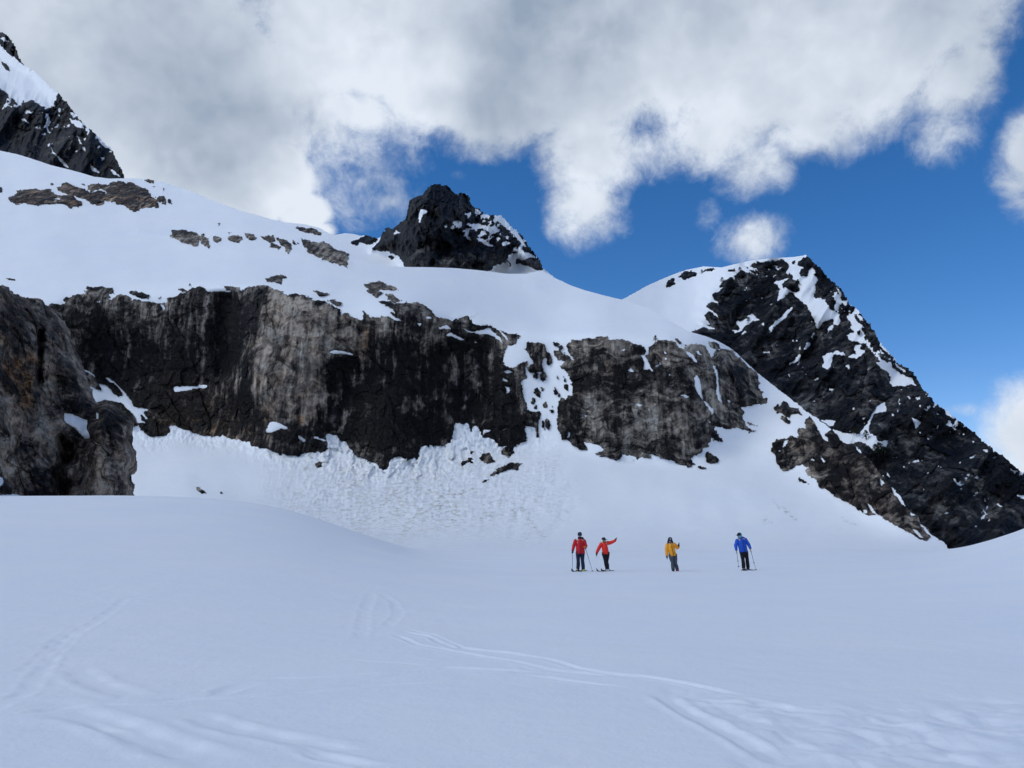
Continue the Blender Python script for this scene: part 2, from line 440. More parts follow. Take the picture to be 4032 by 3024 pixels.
    dd = c1*20+c2*12+c3*4.2-big*11-fine*2.4+strat*4.2
    dd += 1.6*np.exp(-(e1/.05)**2)+.8*np.exp(-(e2/.07)**2)
    disp[idx] = dd*pxm[idx]*amp
    edge = sstep(-6, 14, Sv)
    Yr = Yb+disp*(.35+.65*edge)-ver(bul['rock'])*pxm*4.0
    und = fbm(U/220, V/160, 3.3, 3, seed+20)*6*pxm
    Ys = Yb+und-ver(bul['snow'])*pxm*7
    dirt = np.zeros_like(Yb)
    if snowfn is not None: Ys, dirt = snowfn(U, V, Ys, pxm, dirt)
    # snow draped over rock sits on it
    rim = sstep(26, 0, -Sv)*(-Sv > -26)
    Pr = place(U2, V2, Yr); Ps = place(U2, V2, Ys)
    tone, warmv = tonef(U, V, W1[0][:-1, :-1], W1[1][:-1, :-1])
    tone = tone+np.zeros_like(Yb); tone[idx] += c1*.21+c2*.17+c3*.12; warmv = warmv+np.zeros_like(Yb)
    # cells -> objects
    idc = ID[1:-1, 1:-1]; inD = (D[1:-1, 1:-1] > 0)
    vid = np.arange(nu*nv).reshape(nv, nu)
    objs = {}
    for i, f in enumerate(allf):
        m = (idc == i) & inD
        if m.sum() < 2: continue
        jj, ii = np.nonzero(m)
        q4 = np.stack([vid[jj+1, ii], vid[jj+1, ii+1], vid[jj, ii+1], vid[jj, ii]], 1)
        Pp = (Pr if f['kind'] == 'rock' else Ps).reshape(-1, 3)
        uq, inv = np.unique(q4, return_inverse=True)
        fc = inv.reshape(-1, 4); vt = Pp[uq]
        # rim going back into the hill
        mp = np.pad(m, 1)
        sides = []
        for dj, di, (k0, k1) in ((1, 0, (0, 1)), (0, 1, (1, 2)), (-1, 0, (2, 3)), (0, -1, (3, 0))):
            nb = mp[jj+1+dj, ii+1+di]
            sides.append(fc[~nb][:, [k1, k0]])
        sides = np.concatenate(sides)
        n0 = len(vt)
        rv = np.unique(sides)
        top = vt[rv]; back = top.copy()
        r = top-np.array([0, 0, CAMZ]); rl = np.linalg.norm(r, axis=1, keepdims=True)
        dpt = (skirt*(3. if f is base else 1.)*rl/FPX*3.2)
        back = top+r/rl*dpt; back[:, 2] -= dpt[:, 0]*.35
        mpix = np.full(n0, -1, np.int64); mpix[rv] = np.arange(len(rv))
        aa, bb = mpix[sides[:, 0]]+n0, mpix[sides[:, 1]]+n0
        sk = np.stack([aa, bb, bb+len(rv), aa+len(rv)], 1)
        vt2 = np.concatenate([vt, top, back]); fc2 = np.concatenate([fc, sk])
        sel = np.concatenate([uq, uq[rv], uq[rv]])
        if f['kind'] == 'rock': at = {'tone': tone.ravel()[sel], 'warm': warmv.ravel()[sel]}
        else: at = {'dirt': dirt.ravel()[sel]}
        me = mesh_np(f['name'], vt2, fc2, f.get('mat', mats[0]) if f['kind'] == 'rock' else mats[1], smooth=(f['kind'] == 'snow'), attrs=at)
        par = objs.get(f['parent']) if f['parent'] else None
        o = link(f['name'], me, par)
        if par is None:
            if f['struct']: tag(o, f['label'], None, None, 'structure')
            else: tag(o, f['label'], f['cat'], f['group'])
        elif f['label']: o['label'] = f['label']
        if f['name'] == 'snow_flecks': o['kind'] = 'stuff'
        objs.setdefault(f['name'], o)
        if f.get('key'): objs[f['key']] = o
    return objs, (us, vs, Yb, Yr, Ys)

def soft(poly, U, V, w):
    return sstep(-w, w, sdf(poly, U, V, pad=w+5))

# ================================================================== L1: apron, cliffs and the upper snowfield
L1_DOM = T("O -500,500 -200,555 0,593 66,607 133,627 199,650 265,666 318,680 371,696 431,703 491,702 565,703 637,716 749,753 862,799 955,832 1008,846 1101,872 "
           "1167,880 1200,883 1260,898 1309,928 1339,966 1364,984 1419,1018 1468,1040 1540,1049 1598,1051 1697,1052 1797,1056 1896,1065 1996,1078 2070,1078 2135,1064 "
           "2190,1097 2244,1122 2300,1142 2378,1163 2449,1180 2559,1213 2637,1262 2700,1300 F 265,785 400,822 510,868 590,912 660,968 760,1063 860,1153 1000,1263 1150,1378 1260,1468 1380,1543 "
           "G 430,440 520,505 560,538 620,620 680,650 740,665 830,745 930,850 985,945 1060,1010 1140,1115 1200,1198 1290,1285 1350,1355 1410,1438 1470,1475 1530,1520 1600,1600 1600,1750 "
           "O 3700,2240 -500,2240")
CLIFF_L = ("A 200,1500 350,1330 435,1262 500,1270 560,1262 580,1240 545,1225 580,1195 600,1210 640,1190 720,1180 745,1160 715,1150 755,1140 750,1122 800,1115 880,1125 930,1130 960,1118 983,1135 "
           "980,1170 940,1175 955,1210 930,1235 960,1225 1000,1195 1050,1193 1130,1205 1130,1222 1110,1240 1180,1225 1270,1245 1340,1250 1400,1255 1450,1250 1450,1215 1500,1205 1560,1180 1640,1145 "
           "1660,1125 1750,1125 1780,1150 1860,1160 2000,1160 2080,1150 2140,1120 2212,1100 B 0,275 60,262 130,285 135,300 230,318 235,345 280,355 340,345 400,350 480,380 490,385 470,400 530,400 600,410 630,435 690,460 730,470 "
           "735,530 760,515 790,515 830,545 880,560 915,575 925,550 918,485 950,515 1000,545 1080,550 1080,520 1130,540 1200,575 1255,580 1200,545 1145,500 1210,515 1180,475 1130,445 1060,400 1120,405 1200,415 1270,430 "
           "1290,415 1400,420 1460,440 1500,475 1530,515 1580,545 1640,560 1700,580 1720,560 1760,545 1820,535 1850,565 1880,600 1930,620 2030,620 2090,660 2150,680 E 0,150 30,145 70,150 65,175 30,200 45,220 0,250 "
           "B 2180,790 2150,850 2130,920 2140,960 2195,985 E 0,440 20,430 60,405 140,370 130,420 120,470 140,530 80,550 90,600 100,650 110,720 130,780 120,800 170,810 240,820 255,850 230,910 225,1040 210,1030 205,950 150,925 110,925 100,960 "
           "120,1010 135,1060 100,1070 50,1090 0,1125 D 2212,1000 2150,990 2110,1010 2060,960 2010,940 1970,930 1940,880 1920,840 1880,830 1860,880 1845,880 1835,810 1780,805 1740,795 1715,815 1700,880 1690,960 1650,975 "
           "1600,990 1500,1000 1440,1000 1400,1050 1410,1090 1380,1115 1270,1115 1240,1085 1150,1120 1145,1190 1100,1215 1070,1205 1030,1160 950,1110 870,1080 810,1020 770,960 740,955 720,940 690,905 610,895 600,920 "
           "615,970 610,1030 560,1060 500,1050 440,1045 400,1075 350,1080 300,1075 180,1065 110,1035 0,1010 C 2170,1000 2165,960 2130,965 2060,940 2000,940 1930,910 1830,915 1740,905 1640,870 1560,835 1490,820 1465,830 1470,880 "
           "1430,910 1380,915 1350,905 1330,915 1280,905 1240,880 1215,850 1190,820 1100,850 600,700 300,200")
CLIFF_R = ("E 470,245 475,230 520,200 590,190 620,178 720,180 760,165 835,165 840,185 880,185 960,190 1000,205 1070,235 1100,230 1140,250 1160,280 1180,260 1210,235 1270,205 1340,195 1380,200 1420,225 1440,265 1500,265 1510,250 "
           "1560,235 1610,225 1650,240 1690,255 1720,290 1750,310 1760,275 1840,265 1900,290 1960,350 2020,400 2080,440 2130,500 2140,560 2130,600 2160,640 2170,690 2210,700 2212,740 2170,740 2090,740 2050,765 1980,780 "
           "2020,830 1990,870 2010,900 2020,940 2060,960 2110,985 2050,990 2010,970 1940,955 1880,965 1820,945 1760,940 1770,980 1800,1030 1825,1075 1770,1060 1720,1040 1700,1070 1690,1120 1660,1130 1640,1160 1580,1190 1550,1215 "
           "1560,1240 1580,1270 1550,1290 1500,1280 1440,1265 1390,1240 1310,1220 1270,1200 1240,1195 1180,1210 1130,1205 1085,1225 1050,1200 980,1190 960,1180 950,1210 910,1230 850,1215 770,1195 700,1165 640,1140 570,1125 "
           "520,1095 470,1055 430,1055 420,1020 430,1000 400,970 385,920 390,880 400,800 410,740 405,720 430,690 470,710 480,670 530,680 530,640 520,560 500,510 470,470 430,440 420,420 460,390 430,370 400,360 370,310 360,290 "
           "400,285 440,300 500,350 550,380 500,320 470,280")
BUTT_R = ("G 325,440 360,420 400,450 420,500 450,560 480,590 500,560 540,535 560,520 640,600 700,630 760,650 850,735 950,840 1010,940 1090,1010 1160,1110 1230,1200 1310,1290 1370,1360 1400,1440 1375,1480 1350,1500 1290,1460 1220,1420 "
          "1150,1380 1060,1330 980,1275 940,1250 935,1265 875,1285 830,1250 760,1205 680,1150 600,1110 530,1065 440,1025 410,960 360,930 310,890 320,870 360,870 340,850 290,830 250,840 210,860 180,875 120,875 65,800 75,750 20,710 30,650 70,615 "
          "150,615 200,590 250,600 270,570 250,530 270,505 330,515")
def out(poly, label, grp=None, b=2.2, w=16., nm='rock_outcrop'):
    return F('rock', nm, poly, label, 'rock', grp, bulge=b, wid=w)
def pat(poly, parent, b=.5, nm='snow_patch', **k):
    return F('snow', nm, poly, parent=parent, bulge=b, **k)

L1F = []
fl = F('rock', 'cliff', CLIFF_L, 'long dark wet rock cliff with a pale grey slab under the upper snowfield', struct=True, bulge=0); fl['key'] = 'cl'
fr = F('rock', 'cliff', CLIFF_R, 'broad grey folded rock cliff right of the snow gully', struct=True, bulge=0); fr['key'] = 'cr'; fr['mat'] = M_FOLD
fb = F('rock', 'rock_rib', BUTT_R, 'brown grey rock rib running down the edge of the right-hand mountain', struct=True, bulge=1); fb['key'] = 'br'; fb['mat'] = M_FOLD
L1F += [fl, fr, fb]
for s in ("C 725,330 780,360 815,385 825,405 780,385 740,360",
          "C 770,470 830,505 880,515 850,455 880,460 930,480 960,510 985,550 1020,570 1055,575 1050,540 1020,490 980,460 950,450 905,402 930,405 990,440 1030,480 1070,530 1130,600 1165,660 1220,665 1285,690 1250,700 1240,720 1280,770 "
          "1260,775 1230,740 1210,730 1230,780 1280,815 1230,800 1190,800 1170,760 1150,720 1100,680 1060,640 1000,620 930,605 870,610 840,630 700,600 700,480",
          "C 1495,495 1520,485 1600,480 1720,475 1790,475 1797,490 1780,498 1700,500 1600,520 1515,532",
          "D 640,185 670,172 740,175 800,190 845,210 840,218 760,203 670,203", "D 80,865 110,830 120,800 150,792 220,810 270,840 270,860 200,855 160,875 120,887 85,885",
          "D 355,902 375,902 432,948 415,968 365,932", "D 493,917 540,928 600,948 607,964 550,950 500,934", "B 1385,597 1432,597 1415,628", "B 1462,545 1500,536 1532,555 1490,562",
          "B 1580,632 1640,613 1680,640 1700,657 1640,648 1590,648", "B 1640,707 1690,683 1760,710 1820,742 1740,738 1700,718",
          "B 1780,640 1880,665 1960,660 2010,632 2050,680 2100,720 2143,778 2100,748 2040,708 1980,692 1900,692 1830,672", "B 2088,648 2150,700 2192,758 2160,742 2120,692",
          "B 1870,562 1930,566 1985,610 1940,622 1880,606", "B 1868,738 1944,770 1900,768", "B 2140,1012 2200,998 2225,1032 2160,1034", "B 2133,1062 2182,1095 2165,1112 2133,1092",
          "B 2148,1138 2192,1160 2187,1197 2163,1202 2163,1167", "D 1968,858 2048,853 1990,882 1968,892", "D 2118,848 2184,843 2140,862", "A 1383,1260 1412,1268 1427,1300 1411,1337 1398,1300",
          "A 828,1243 884,1243 860,1252", "A 618,1265 684,1268 650,1276", "B 1580,786 1620,790 1600,797", "B 1065,850 1110,840 1090,856"):
    L1F.append(pat(s, 'cl', warp=.6))
for s in ("E 1165,255 1185,265 1180,320 1150,330 1170,370 1195,420 1215,450 1245,500 1210,460 1190,445 1140,445 1145,390 1120,350 1105,325 1140,320 1160,290", "E 1498,278 1530,298 1570,338 1602,380 1590,397 1558,362 1508,312",
          "E 1680,253 1720,263 1762,280 1740,320 1720,352 1700,310 1690,280", "E 1578,290 1610,283 1642,327 1610,317", "E 1573,520 1600,498 1627,530 1637,600 1642,660 1652,707 1630,697 1603,650 1578,590 1588,560",
          "E 1653,708 1690,738 1742,800 1732,847 1700,782 1668,747", "E 1733,408 1757,420 1777,480 1787,560 1793,640 1817,710 1817,742 1783,712 1762,660 1767,580 1757,510", "E 998,456 1030,438 1067,466 1030,472",
          "E 1063,746 1090,738 1132,755 1100,770 1070,767", "E 1448,670 1500,663 1548,690 1490,692", "E 618,1073 650,1080 690,1090 760,1108 797,1140 760,1162 710,1172 660,1152 640,1110", "E 1178,1168 1220,1178 1270,1203 1302,1225 1250,1242 1218,1207",
          "E 1338,472 1378,500 1358,502", "E 1218,422 1275,403 1260,373 1288,400 1250,428", "E 943,282 990,273 972,288", "E 1308,288 1325,288 1338,314 1320,310", "E 516,792 558,822 540,816", "E 478,983 497,988 492,1042 468,1042",
          "E 1688,878 1718,910 1700,917", "E 1863,703 1887,715 1875,737", "E 616,833 652,850 630,858", "E 1318,350 1338,355 1325,375", "E 1200,372 1228,374 1212,380"):
    L1F.append(pat(s, 'cr', warp=.6))
for s in ("G 150,623 182,618 150,672 123,687 128,650", "G 358,782 385,768 403,802 365,802", "G 448,733 470,770 497,800 480,822 460,782", "G 858,1158 900,1198 943,1257 900,1257 873,1200", "G 818,1218 857,1218 857,1247 823,1247",
          "G 1238,1378 1300,1408 1352,1477 1300,1452 1258,1412", "G 738,662 800,708 803,737 758,702", "G 428,498 460,538 512,600 527,642 490,622 448,562", "G 1057,1012 1112,1058 1152,1128 1198,1200 1150,1163 1088,1092",
          "G 968,948 1012,990 980,1022 963,990", "G 1213,1233 1283,1278 1230,1265", "G 1298,1312 1352,1368 1403,1440 1368,1422 1318,1352", "G 85,705 118,705 100,722", "G 610,730 632,762 622,760"):
    L1F.append(pat(s, 'br', warp=.6))
# rocks standing out of the gully snow
GUL = ["E 135,210 190,225 230,220 280,240 290,290 330,310 345,370 330,410 310,400 300,360 270,350 265,420 270,465 230,470 150,460 140,430 150,400 190,390 150,340 145,310 110,270 130,250", "E 240,490 270,465 305,475 290,520 270,555 245,530",
       "E 188,468 227,480 222,527 188,507", "E 183,610 220,598 252,640 247,692 210,682 188,650", "E 153,722 190,693 197,732 160,742", "E 358,582 375,620 402,650 380,668 363,640", "E 453,578 485,573 497,610 470,637 448,610",
       "E 263,743 300,718 312,772 280,782", "E 178,760 212,753 217,782 190,787", "E 318,793 350,798 373,832 338,827", "E 258,903 282,898 282,957 260,947", "E 293,883 320,878 332,930 310,972 293,930", "E 383,503 402,532 388,532",
       "E 443,513 467,530 467,562 448,542", "E 253,598 272,620 265,662", "E 398,660 432,670 400,692", "E 343,763 367,775 350,787", "E 348,215 375,213 408,226 380,242", "E 383,243 437,243 432,272 410,287", "E 366,290 420,285 417,313 390,318"]
ORD = 'first second third fourth fifth sixth seventh eighth ninth tenth eleventh twelfth thirteenth fourteenth fifteenth sixteenth seventeenth eighteenth nineteenth'.split()
_gv = sorted(range(1, len(GUL)), key=lambda i: T(GUL[i])[:, 1].mean())
for i, s in enumerate(GUL):
    if i == 0: L1F.append(out(s, 'tall dark rock at the head of the snow gully between the two cliffs', 'rocks in the snow gully', 1.5))
    else: L1F.append(out(s, 'small dark rock in the snow gully between the cliffs, %s from the top' % ORD[_gv.index(i)], 'rocks in the snow gully', 1.2, 10.))
# outcrops of the upper snowfield
L1F += [
 out("A 70,345 110,325 150,300 130,280 200,285 270,270 330,275 400,275 440,275 450,300 490,320 530,325 630,320 660,350 690,375 710,395 705,420 660,415 630,420 630,447 580,425 530,405 480,400 400,390 350,400 330,415 270,405 190,400 130,405 100,380 75,365",
     'rust brown rock band at the far left of the upper snowfield', 'rock bands high on the left', 4, 20),
 F('snow', '_base', "A 453,338 512,350 512,364 468,360"),
 out("A 495,260 540,235 545,215 580,207 620,235 660,255 710,265 760,285 800,300 850,290 910,300 905,320 920,345 905,380 890,410 840,410 800,400 770,380 730,360 690,345 650,320 590,310 550,295 510,290",
     'grey sloping rock band between the rust brown band and the tallest upper outcrop', 'rock bands high on the left', 4, 20),
 out("A 755,240 780,228 860,235 930,230 980,215 1050,210 1110,220 1160,235 1210,250 1260,270 1290,300 1310,345 1340,350 1365,380 1370,430 1310,430 1240,440 1200,445 1185,470 1130,445 1070,415 1010,390 960,380 910,380 905,330 925,300 890,280 850,275 800,285 770,270",
     'tallest brown grey outcrop high on the left snow slope, pointed at its foot', 'rock bands high on the left', 5, 24),
 out("A 1350,345 1405,330 1430,360 1440,390 1435,412 1410,405 1370,380", 'small brown rock touching the right end of the tallest upper outcrop'),
 out("A 1450,365 1475,365 1487,390 1465,402", 'tiny ring-shaped rock right of the tallest upper outcrop', None, 1.2, 8),
 out("A 1233,198 1290,185 1337,200 1325,222 1290,224", 'flat brown rock on the left snow skyline', None, 1.5),
 out("A 688,220 720,213 757,230 720,237", 'small flat rock just above the upper left rock bands', None, 1.2, 10),
 out("A 1478,630 1520,620 1590,622 1650,638 1715,650 1710,665 1725,690 1720,720 1705,780 1650,760 1590,730 1500,705 1463,695 1480,660", 'dark blocky outcrop at the left end of the row of rocks on the upper slope', 'row of rocks on the upper slope', 4, 20),
 out("A 1720,690 1745,655 1770,655 1760,675 1800,700 1815,740 1812,790 1770,760 1735,735", 'leaning dark block right beside the blocky outcrop of the upper row', 'row of rocks on the upper slope', 3),
 out("A 1828,680 1880,683 1922,718 1880,737 1845,717", 'third rock from the left in the row on the upper slope', 'row of rocks on the upper slope'),
 out("A 1958,690 2000,673 2060,673 2092,705 2060,747 2010,732 1975,712", 'fourth rock from the left in the row on the upper slope', 'row of rocks on the upper slope', 2.5),
 out("A 2103,648 2150,648 2190,668 2214,690 2214,720 2170,712 2120,682", 'fifth rock from the left in the row on the upper slope', 'row of rocks on the upper slope', 2.5),
 out("I 1548,1398 1620,1403 1637,1430 1600,1447 1570,1427", 'sixth rock from the left in the row on the upper slope', 'row of rocks on the upper slope', 2.5),
 out("I 1598,1448 1662,1460 1655,1480 1615,1472", 'low rock below the sixth rock in the row on the upper slope', None, 1.5, 10),
 out("I 1638,1413 1692,1413 1727,1450 1737,1480 1715,1507 1693,1490 1688,1465 1663,1450", 'wedge shaped rock left of the big grey boulder on the upper slope', 'row of rocks on the upper slope', 2.5),
 out("I 1788,1428 1842,1428 1852,1440 1830,1462 1808,1477", 'small rock touching the left top of the big grey boulder', None, 2),
 out("H 22,740 60,713 130,713 150,703 200,735 240,765 300,780 352,800 352,830 342,917 270,892 180,857 60,802 18,782", 'big pale grey boulder at the right end of the row on the upper slope', 'row of rocks on the upper slope', 6, 26, 'boulder'),
 out("I 1743,1350 1800,1343 1850,1358 1907,1375 1907,1395 1860,1392 1800,1372", 'flat rock on the snow skyline above the big grey boulder', None, 1.5),
 out("I 1728,1418 1772,1445 1750,1457", 'tiny rock between the wedge rock and the big grey boulder', None, 1.2, 8),
 out("A 1103,1162 1200,1156 1240,1170 1302,1185 1287,1224 1210,1207 1150,1192", 'flat grey slab lying on snow just above the left cliff edge', None, 1.8),
 out("A 1928,1117 1980,1113 2062,1130 2062,1154 1990,1147", 'thin flat slab above the dark wet column of the cliff', None, 1.4),
 out("A 1533,1128 1580,1128 1622,1148 1570,1152", 'small reddish slab left of the thin flat slab above the cliff', None, 1.2, 10),
 out("A 58,1040 110,1043 137,1065 90,1064", 'small dark rock alone on the snow at the far left edge', None, 1.2, 10),
 out("B 63,215 120,208 180,183 240,181 267,200 225,230 225,260 170,242 100,237", 'grey arrowhead shaped rock alone above the pale slab of the cliff', None, 2),
 out("B 928,265 990,243 1080,243 1130,268 1200,278 1242,300 1190,310 1140,302 1080,317 1065,330 1107,345 1055,377 1010,352 948,318 980,305", 'brown hooked rock in the middle of the upper snowfield', None, 2.5),
 out("B 1118,343 1180,348 1230,378 1252,405 1200,412 1150,392", 'oval brown rock just below the hooked rock', None, 2),
 out("B 483,318 550,328 610,338 642,355 590,367 540,352", 'upper of two thin slabs above the pale slab edge', None, 1.4, 10),
 out("B 628,403 680,403 747,425 720,445 670,434", 'lower of two thin slabs above the pale slab edge', None, 1.4, 10),
 out("E 1413,185 1435,178 1447,205 1472,220 1450,224", 'small knobbly rock on the snow lip above the right cliff', None, 1.2, 10),
 out("E 1698,213 1750,210 1787,240 1787,264 1740,267 1708,245", 'round grey rock at the upper right corner of the right cliff', None, 2),
 # rocks of the apron
 out("D 1960,1065 2020,1065 2060,1110 2080,1135 2000,1147 1963,1132 1928,1110 1955,1090", 'dark squarish rock in the avalanche snow below the gully', None, 2),
 out("D 1773,1150 1810,1135 1850,1103 1872,1108 1867,1142 1820,1152 1780,1167", 'dark pointed rock left of the squarish rock in the avalanche snow', None, 1.5),
 out("E -184,1360 -150,1328 -90,1293 -60,1273 0,1256 45,1248 77,1262 45,1285 57,1312 0,1314 -60,1322 -110,1342 -150,1367", 'long slanting dark rock low in the avalanche snow below the gully', None, 2),
 out("D 2108,1050 2150,1008 2214,998 2230,1060 2170,1087 2130,1077", 'broken dark rocks at the cliff foot left of the gully mouth', None, 2),
 out("D 513,1160 540,1138 567,1145 567,1177 540,1182", 'small black rock in the snow under the left serac', None, 1.5, 10),
 out("C 1688,1358 1730,1363 1772,1385 1760,1404 1710,1387", 'small black rock low on the left of the avalanche apron', None, 1.4, 10),
 out("E 1668,1165 1690,1158 1720,1173 1782,1215 1772,1262 1720,1272 1678,1247 1683,1215 1663,1195", 'round dark boulder on snow below the right end of the right cliff', None, 3, 20, 'boulder'),
 out("E 1588,1283 1640,1288 1684,1305 1640,1312", 'thin dark rock at the foot of the right cliff', None, 1.2, 8),
 out("E 2013,893 2060,908 2113,940 2060,927", 'thin slanting slab beside the right cliff end', None, 1.2, 8),
 out("G 253,938 300,953 358,997 300,987 258,962", 'small dark rock left of the brown grey rib', None, 1.4, 10),
 out("G 53,330 85,318 100,345 118,288 155,288 192,330 230,333 262,360 305,407 250,397 200,397 195,432 160,417 130,387 80,392 53,360", 'knobbly cluster of grey rock on the right snow ridge', None, 3),
 out("G 108,430 140,413 187,445 187,472 140,462", 'single rock below the knobbly cluster on the right snow ridge', None, 2),
]
for s, lb in (("A 428,230 460,224 472,234 445,239", 'tiny stone on snow above the rust brown rock band'), ("A 1308,247 1330,243 1347,258", 'tiny stone just below the flat brown rock on the left skyline'),
          ("A 1400,263 1427,275 1415,282", 'tiny stone to the lower right of the flat brown skyline rock'), ("A -20,245 24,270 5,297 -20,300", 'dark stone cut by the left picture edge beside the rust brown band'),
          ("A 1878,566 1912,566 1895,578", 'lone tiny stone above the row of rocks on the upper slope'), ("A 1953,647 1997,643 1985,658", 'tiny stone just above the fourth rock of the upper row'),
          ("A 1322,1108 1342,1106 1335,1117", 'tiny stone on snow above the flat grey slab near the cliff edge'), ("A 1373,1203 1407,1212 1385,1222", 'tiny stone right of the flat grey slab at the left cliff edge'),
          ("D 1853,1043 1887,1043 1880,1062 1858,1062", 'small stone above the dark pointed rock in the avalanche snow'), ("D 1953,1305 1990,1293 2022,1296 1985,1312", 'thin stone below the long slanting rock in the avalanche snow'),
          ("C 1893,1405 1927,1388 1910,1410", 'tiny stone right of the black rock low on the left apron'), ("E 1473,233 1507,245 1490,252", 'tiny stone right of the knobbly rock on the right cliff lip'),
          ("B 1722,232 1734,230 1730,238", 'lone speck of stone right of the hooked rock on the upper snowfield'), ("E 1376,150 1386,148 1382,172", 'tiny stone left of the knobbly rock on the right cliff lip'),
          ("D 585,1300 600,1305 592,1316", 'tiny stone below the small black rock under the left serac')):
    L1F.append(F('rock', 'small_rock', s, lb, 'rock', 'tiny stones in the snow', bulge=1.0, wid=8.))

_cl, _cr, _br = T(CLIFF_L), T(CLIFF_R), T(BUTT_R)
def l1_slope(U, V, t):
    m = np.maximum(np.maximum(soft(_cl, U, V, 14), soft(_cr, U, V, 14)), soft(_br, U, V, 14)*.35)
    gul = soft(T("E 60,200 470,240 560,640 480,1080 100,1080 60,500"), U, V, 30)
    m = np.maximum(m, gul*.8)
    m = np.maximum(m, sstep(460, 250, U)*sstep(1180, 1215, V)*sstep(1760, 1680, V))
    m = blur(blur(m, int(50/STEP), 1), int(14/STEP), 0)
    top = np.interp(U[0], [-500, 0, 500, 1000, 1500, 2000, 2050, 2900, 3300], [1180, 1180, 1190, 1180, 1230, 1330, 1330, 1400, 1600])
    upper = sstep(60, -60, V-top[None, :])
    foot = .05+.51*sstep(2185, 1985, V)
    snow = np.maximum(foot-t, .085)*(1-upper)+.33*upper
    snow = np.maximum(snow, np.where(V > 1985, .085, .2))
    return snow*(1-m)+4.2*m
PALE = T("B 110,290 230,330 470,400 730,470 735,640 960,650 985,740 940,850 640,890 600,1100 610,1300 550,1400 370,1510 290,1470 110,1390 0,1310 -60,1200 -60,900 0,700 70,450")
DARK = T("B 1010,600 985,780 870,900 680,920 640,1200 560,1420 640,1659 1650,1650 1700,1450 1960,1400 2000,900 1900,800 1600,780 1400,800 1100,740")
DCOL = T("A 1850,1175 2040,1165 2080,1300 2060,1659 2000,1900 1880,1900 1850,1500")
LEFTD = T("C 640,100 900,-40 1250,100 1500,200 1850,100 1960,300 2100,560 2200,700 2212,1000 1500,800 1200,650 800,420")
def l1_relief(U, V, Yb):
    r = 0.030*Yb*blur(blur(soft(DARK, U, V, 60), int(40/STEP), 1), int(30/STEP), 0)
    r += 0.026*Yb*blur(soft(DCOL, U, V, 30), int(16/STEP), 1)
    r += 0.024*Yb*blur(blur(soft(LEFTD, U, V, 60), int(40/STEP), 1), int(30/STEP), 0)
    r -= 0.014*Yb*blur(blur(soft(PALE, U, V, 60), int(40/STEP), 1), int(30/STEP), 0)
    r += fbm(U/420, V/380, 5.5, 3, 77)*.012*Yb
    return r
def l1_tone(U, V, WU, WV):
    W = (WU+fbm(U/60, V/110, .5, 5, 41, .65)*24, WV+fbm(U/60, V/110, 3.5, 5, 42, .65)*34)
    t = np.full(U.shape, .18, np.float32)
    t = np.where(U > 2200, .34, t)
    t = t*(1-soft(_br, *W, 20))+.24*soft(_br, *W, 20)
    p = soft(PALE, *W, 14); t = t*(1-p)+.62*p
    p = soft(LEFTD, *W, 50); t = t*(1-p)+.02*p
    p = soft(DARK, *W, 30); t = t*(1-p)-.05*p
    p = soft(DCOL, *W, 18); t = t*(1-p)-.15*p
    p = soft(T("E -60,450 140,400 130,780 240,820 200,1040 0,1120 -200,1000"), *W, 30); t = t*(1-p)+.12*p
    p = soft(T("E 440,400 560,380 620,620 560,800 640,1100 480,1060 400,900 430,700 540,650"), *W, 30); t = t*(1-p)+.16*p
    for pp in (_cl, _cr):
        t = t+.20*np.clip(soft(pp, *W, 8)-soft(pp, W[0], W[1]-48, 22), 0, 1)  # paler band below the cliff tops: light on top-lit ledges painted into tone
    for s, k, w in (("D 1255,540 1330,530 1500,540 1500,690 1260,690", .42, 14), ("D 1770,540 1840,560 1810,700 1770,640", .5, 10), ("D 930,900 960,900 950,1040 925,1040", .4, 8),
                    ("D 1580,250 1900,260 1960,500 1850,600 1600,560", .2, 40), ("D 780,380 920,330 920,420 800,460", .42, 14), ("E 1240,900 1400,1000 1400,1230 1240,1180", .24, 40),
                    ("E 700,480 760,480 740,660 700,680", .14, 20), ("E 1000,230 1150,260 1100,420 960,400", .3, 30), ("E 1540,400 1630,400 1640,480 1560,500", .08, 20),
                    ("E 1640,400 1760,420 1800,740 1960,780 1960,950 1750,930 1700,800", .27, 30), ("D 370,850 700,700 900,560 900,900 700,900 600,880", .14, 40)):
        p = soft(T(s), *W, w); t = t*(1-p)+k*p
    hi = soft(T("A 0,0 1450,0 1450,520 0,520"), U, V, 10); t = t*(1-hi)+.36*hi
    t = np.where((V < 1350) & (V > 860) & (U > 600) & (sdf(_cl, U, V) < 0), .5, t)
    wm = .12+.45*soft(T("A 480,180 1460,180 1500,460 500,440"), U, V, 10)+.5*soft(T("A 70,330 350,260 450,300 420,400 100,400"), U, V, 14)+.55*soft(T("D -200,560 120,700 100,850 -200,1000 -900,900 -800,400"), *W, 60)
    wm += .9*soft(T("D 350,690 440,690 430,790 360,780"), *W, 12)+.7*soft(T("B 900,620 985,640 985,760 930,840 900,760"), *W, 16)+.35*soft(T("E 780,380 900,380 900,460 780,460"), *W, 25)
    wm += .3*soft(PALE, *W, 40)*.5+.1*soft(_br, *W, 20)
    t = np.where(soft(T("A 70,330 350,260 450,300 420,400 100,400"), U, V, 10) > .5, .2, t)
    return t, np.clip(wm, 0, 1)
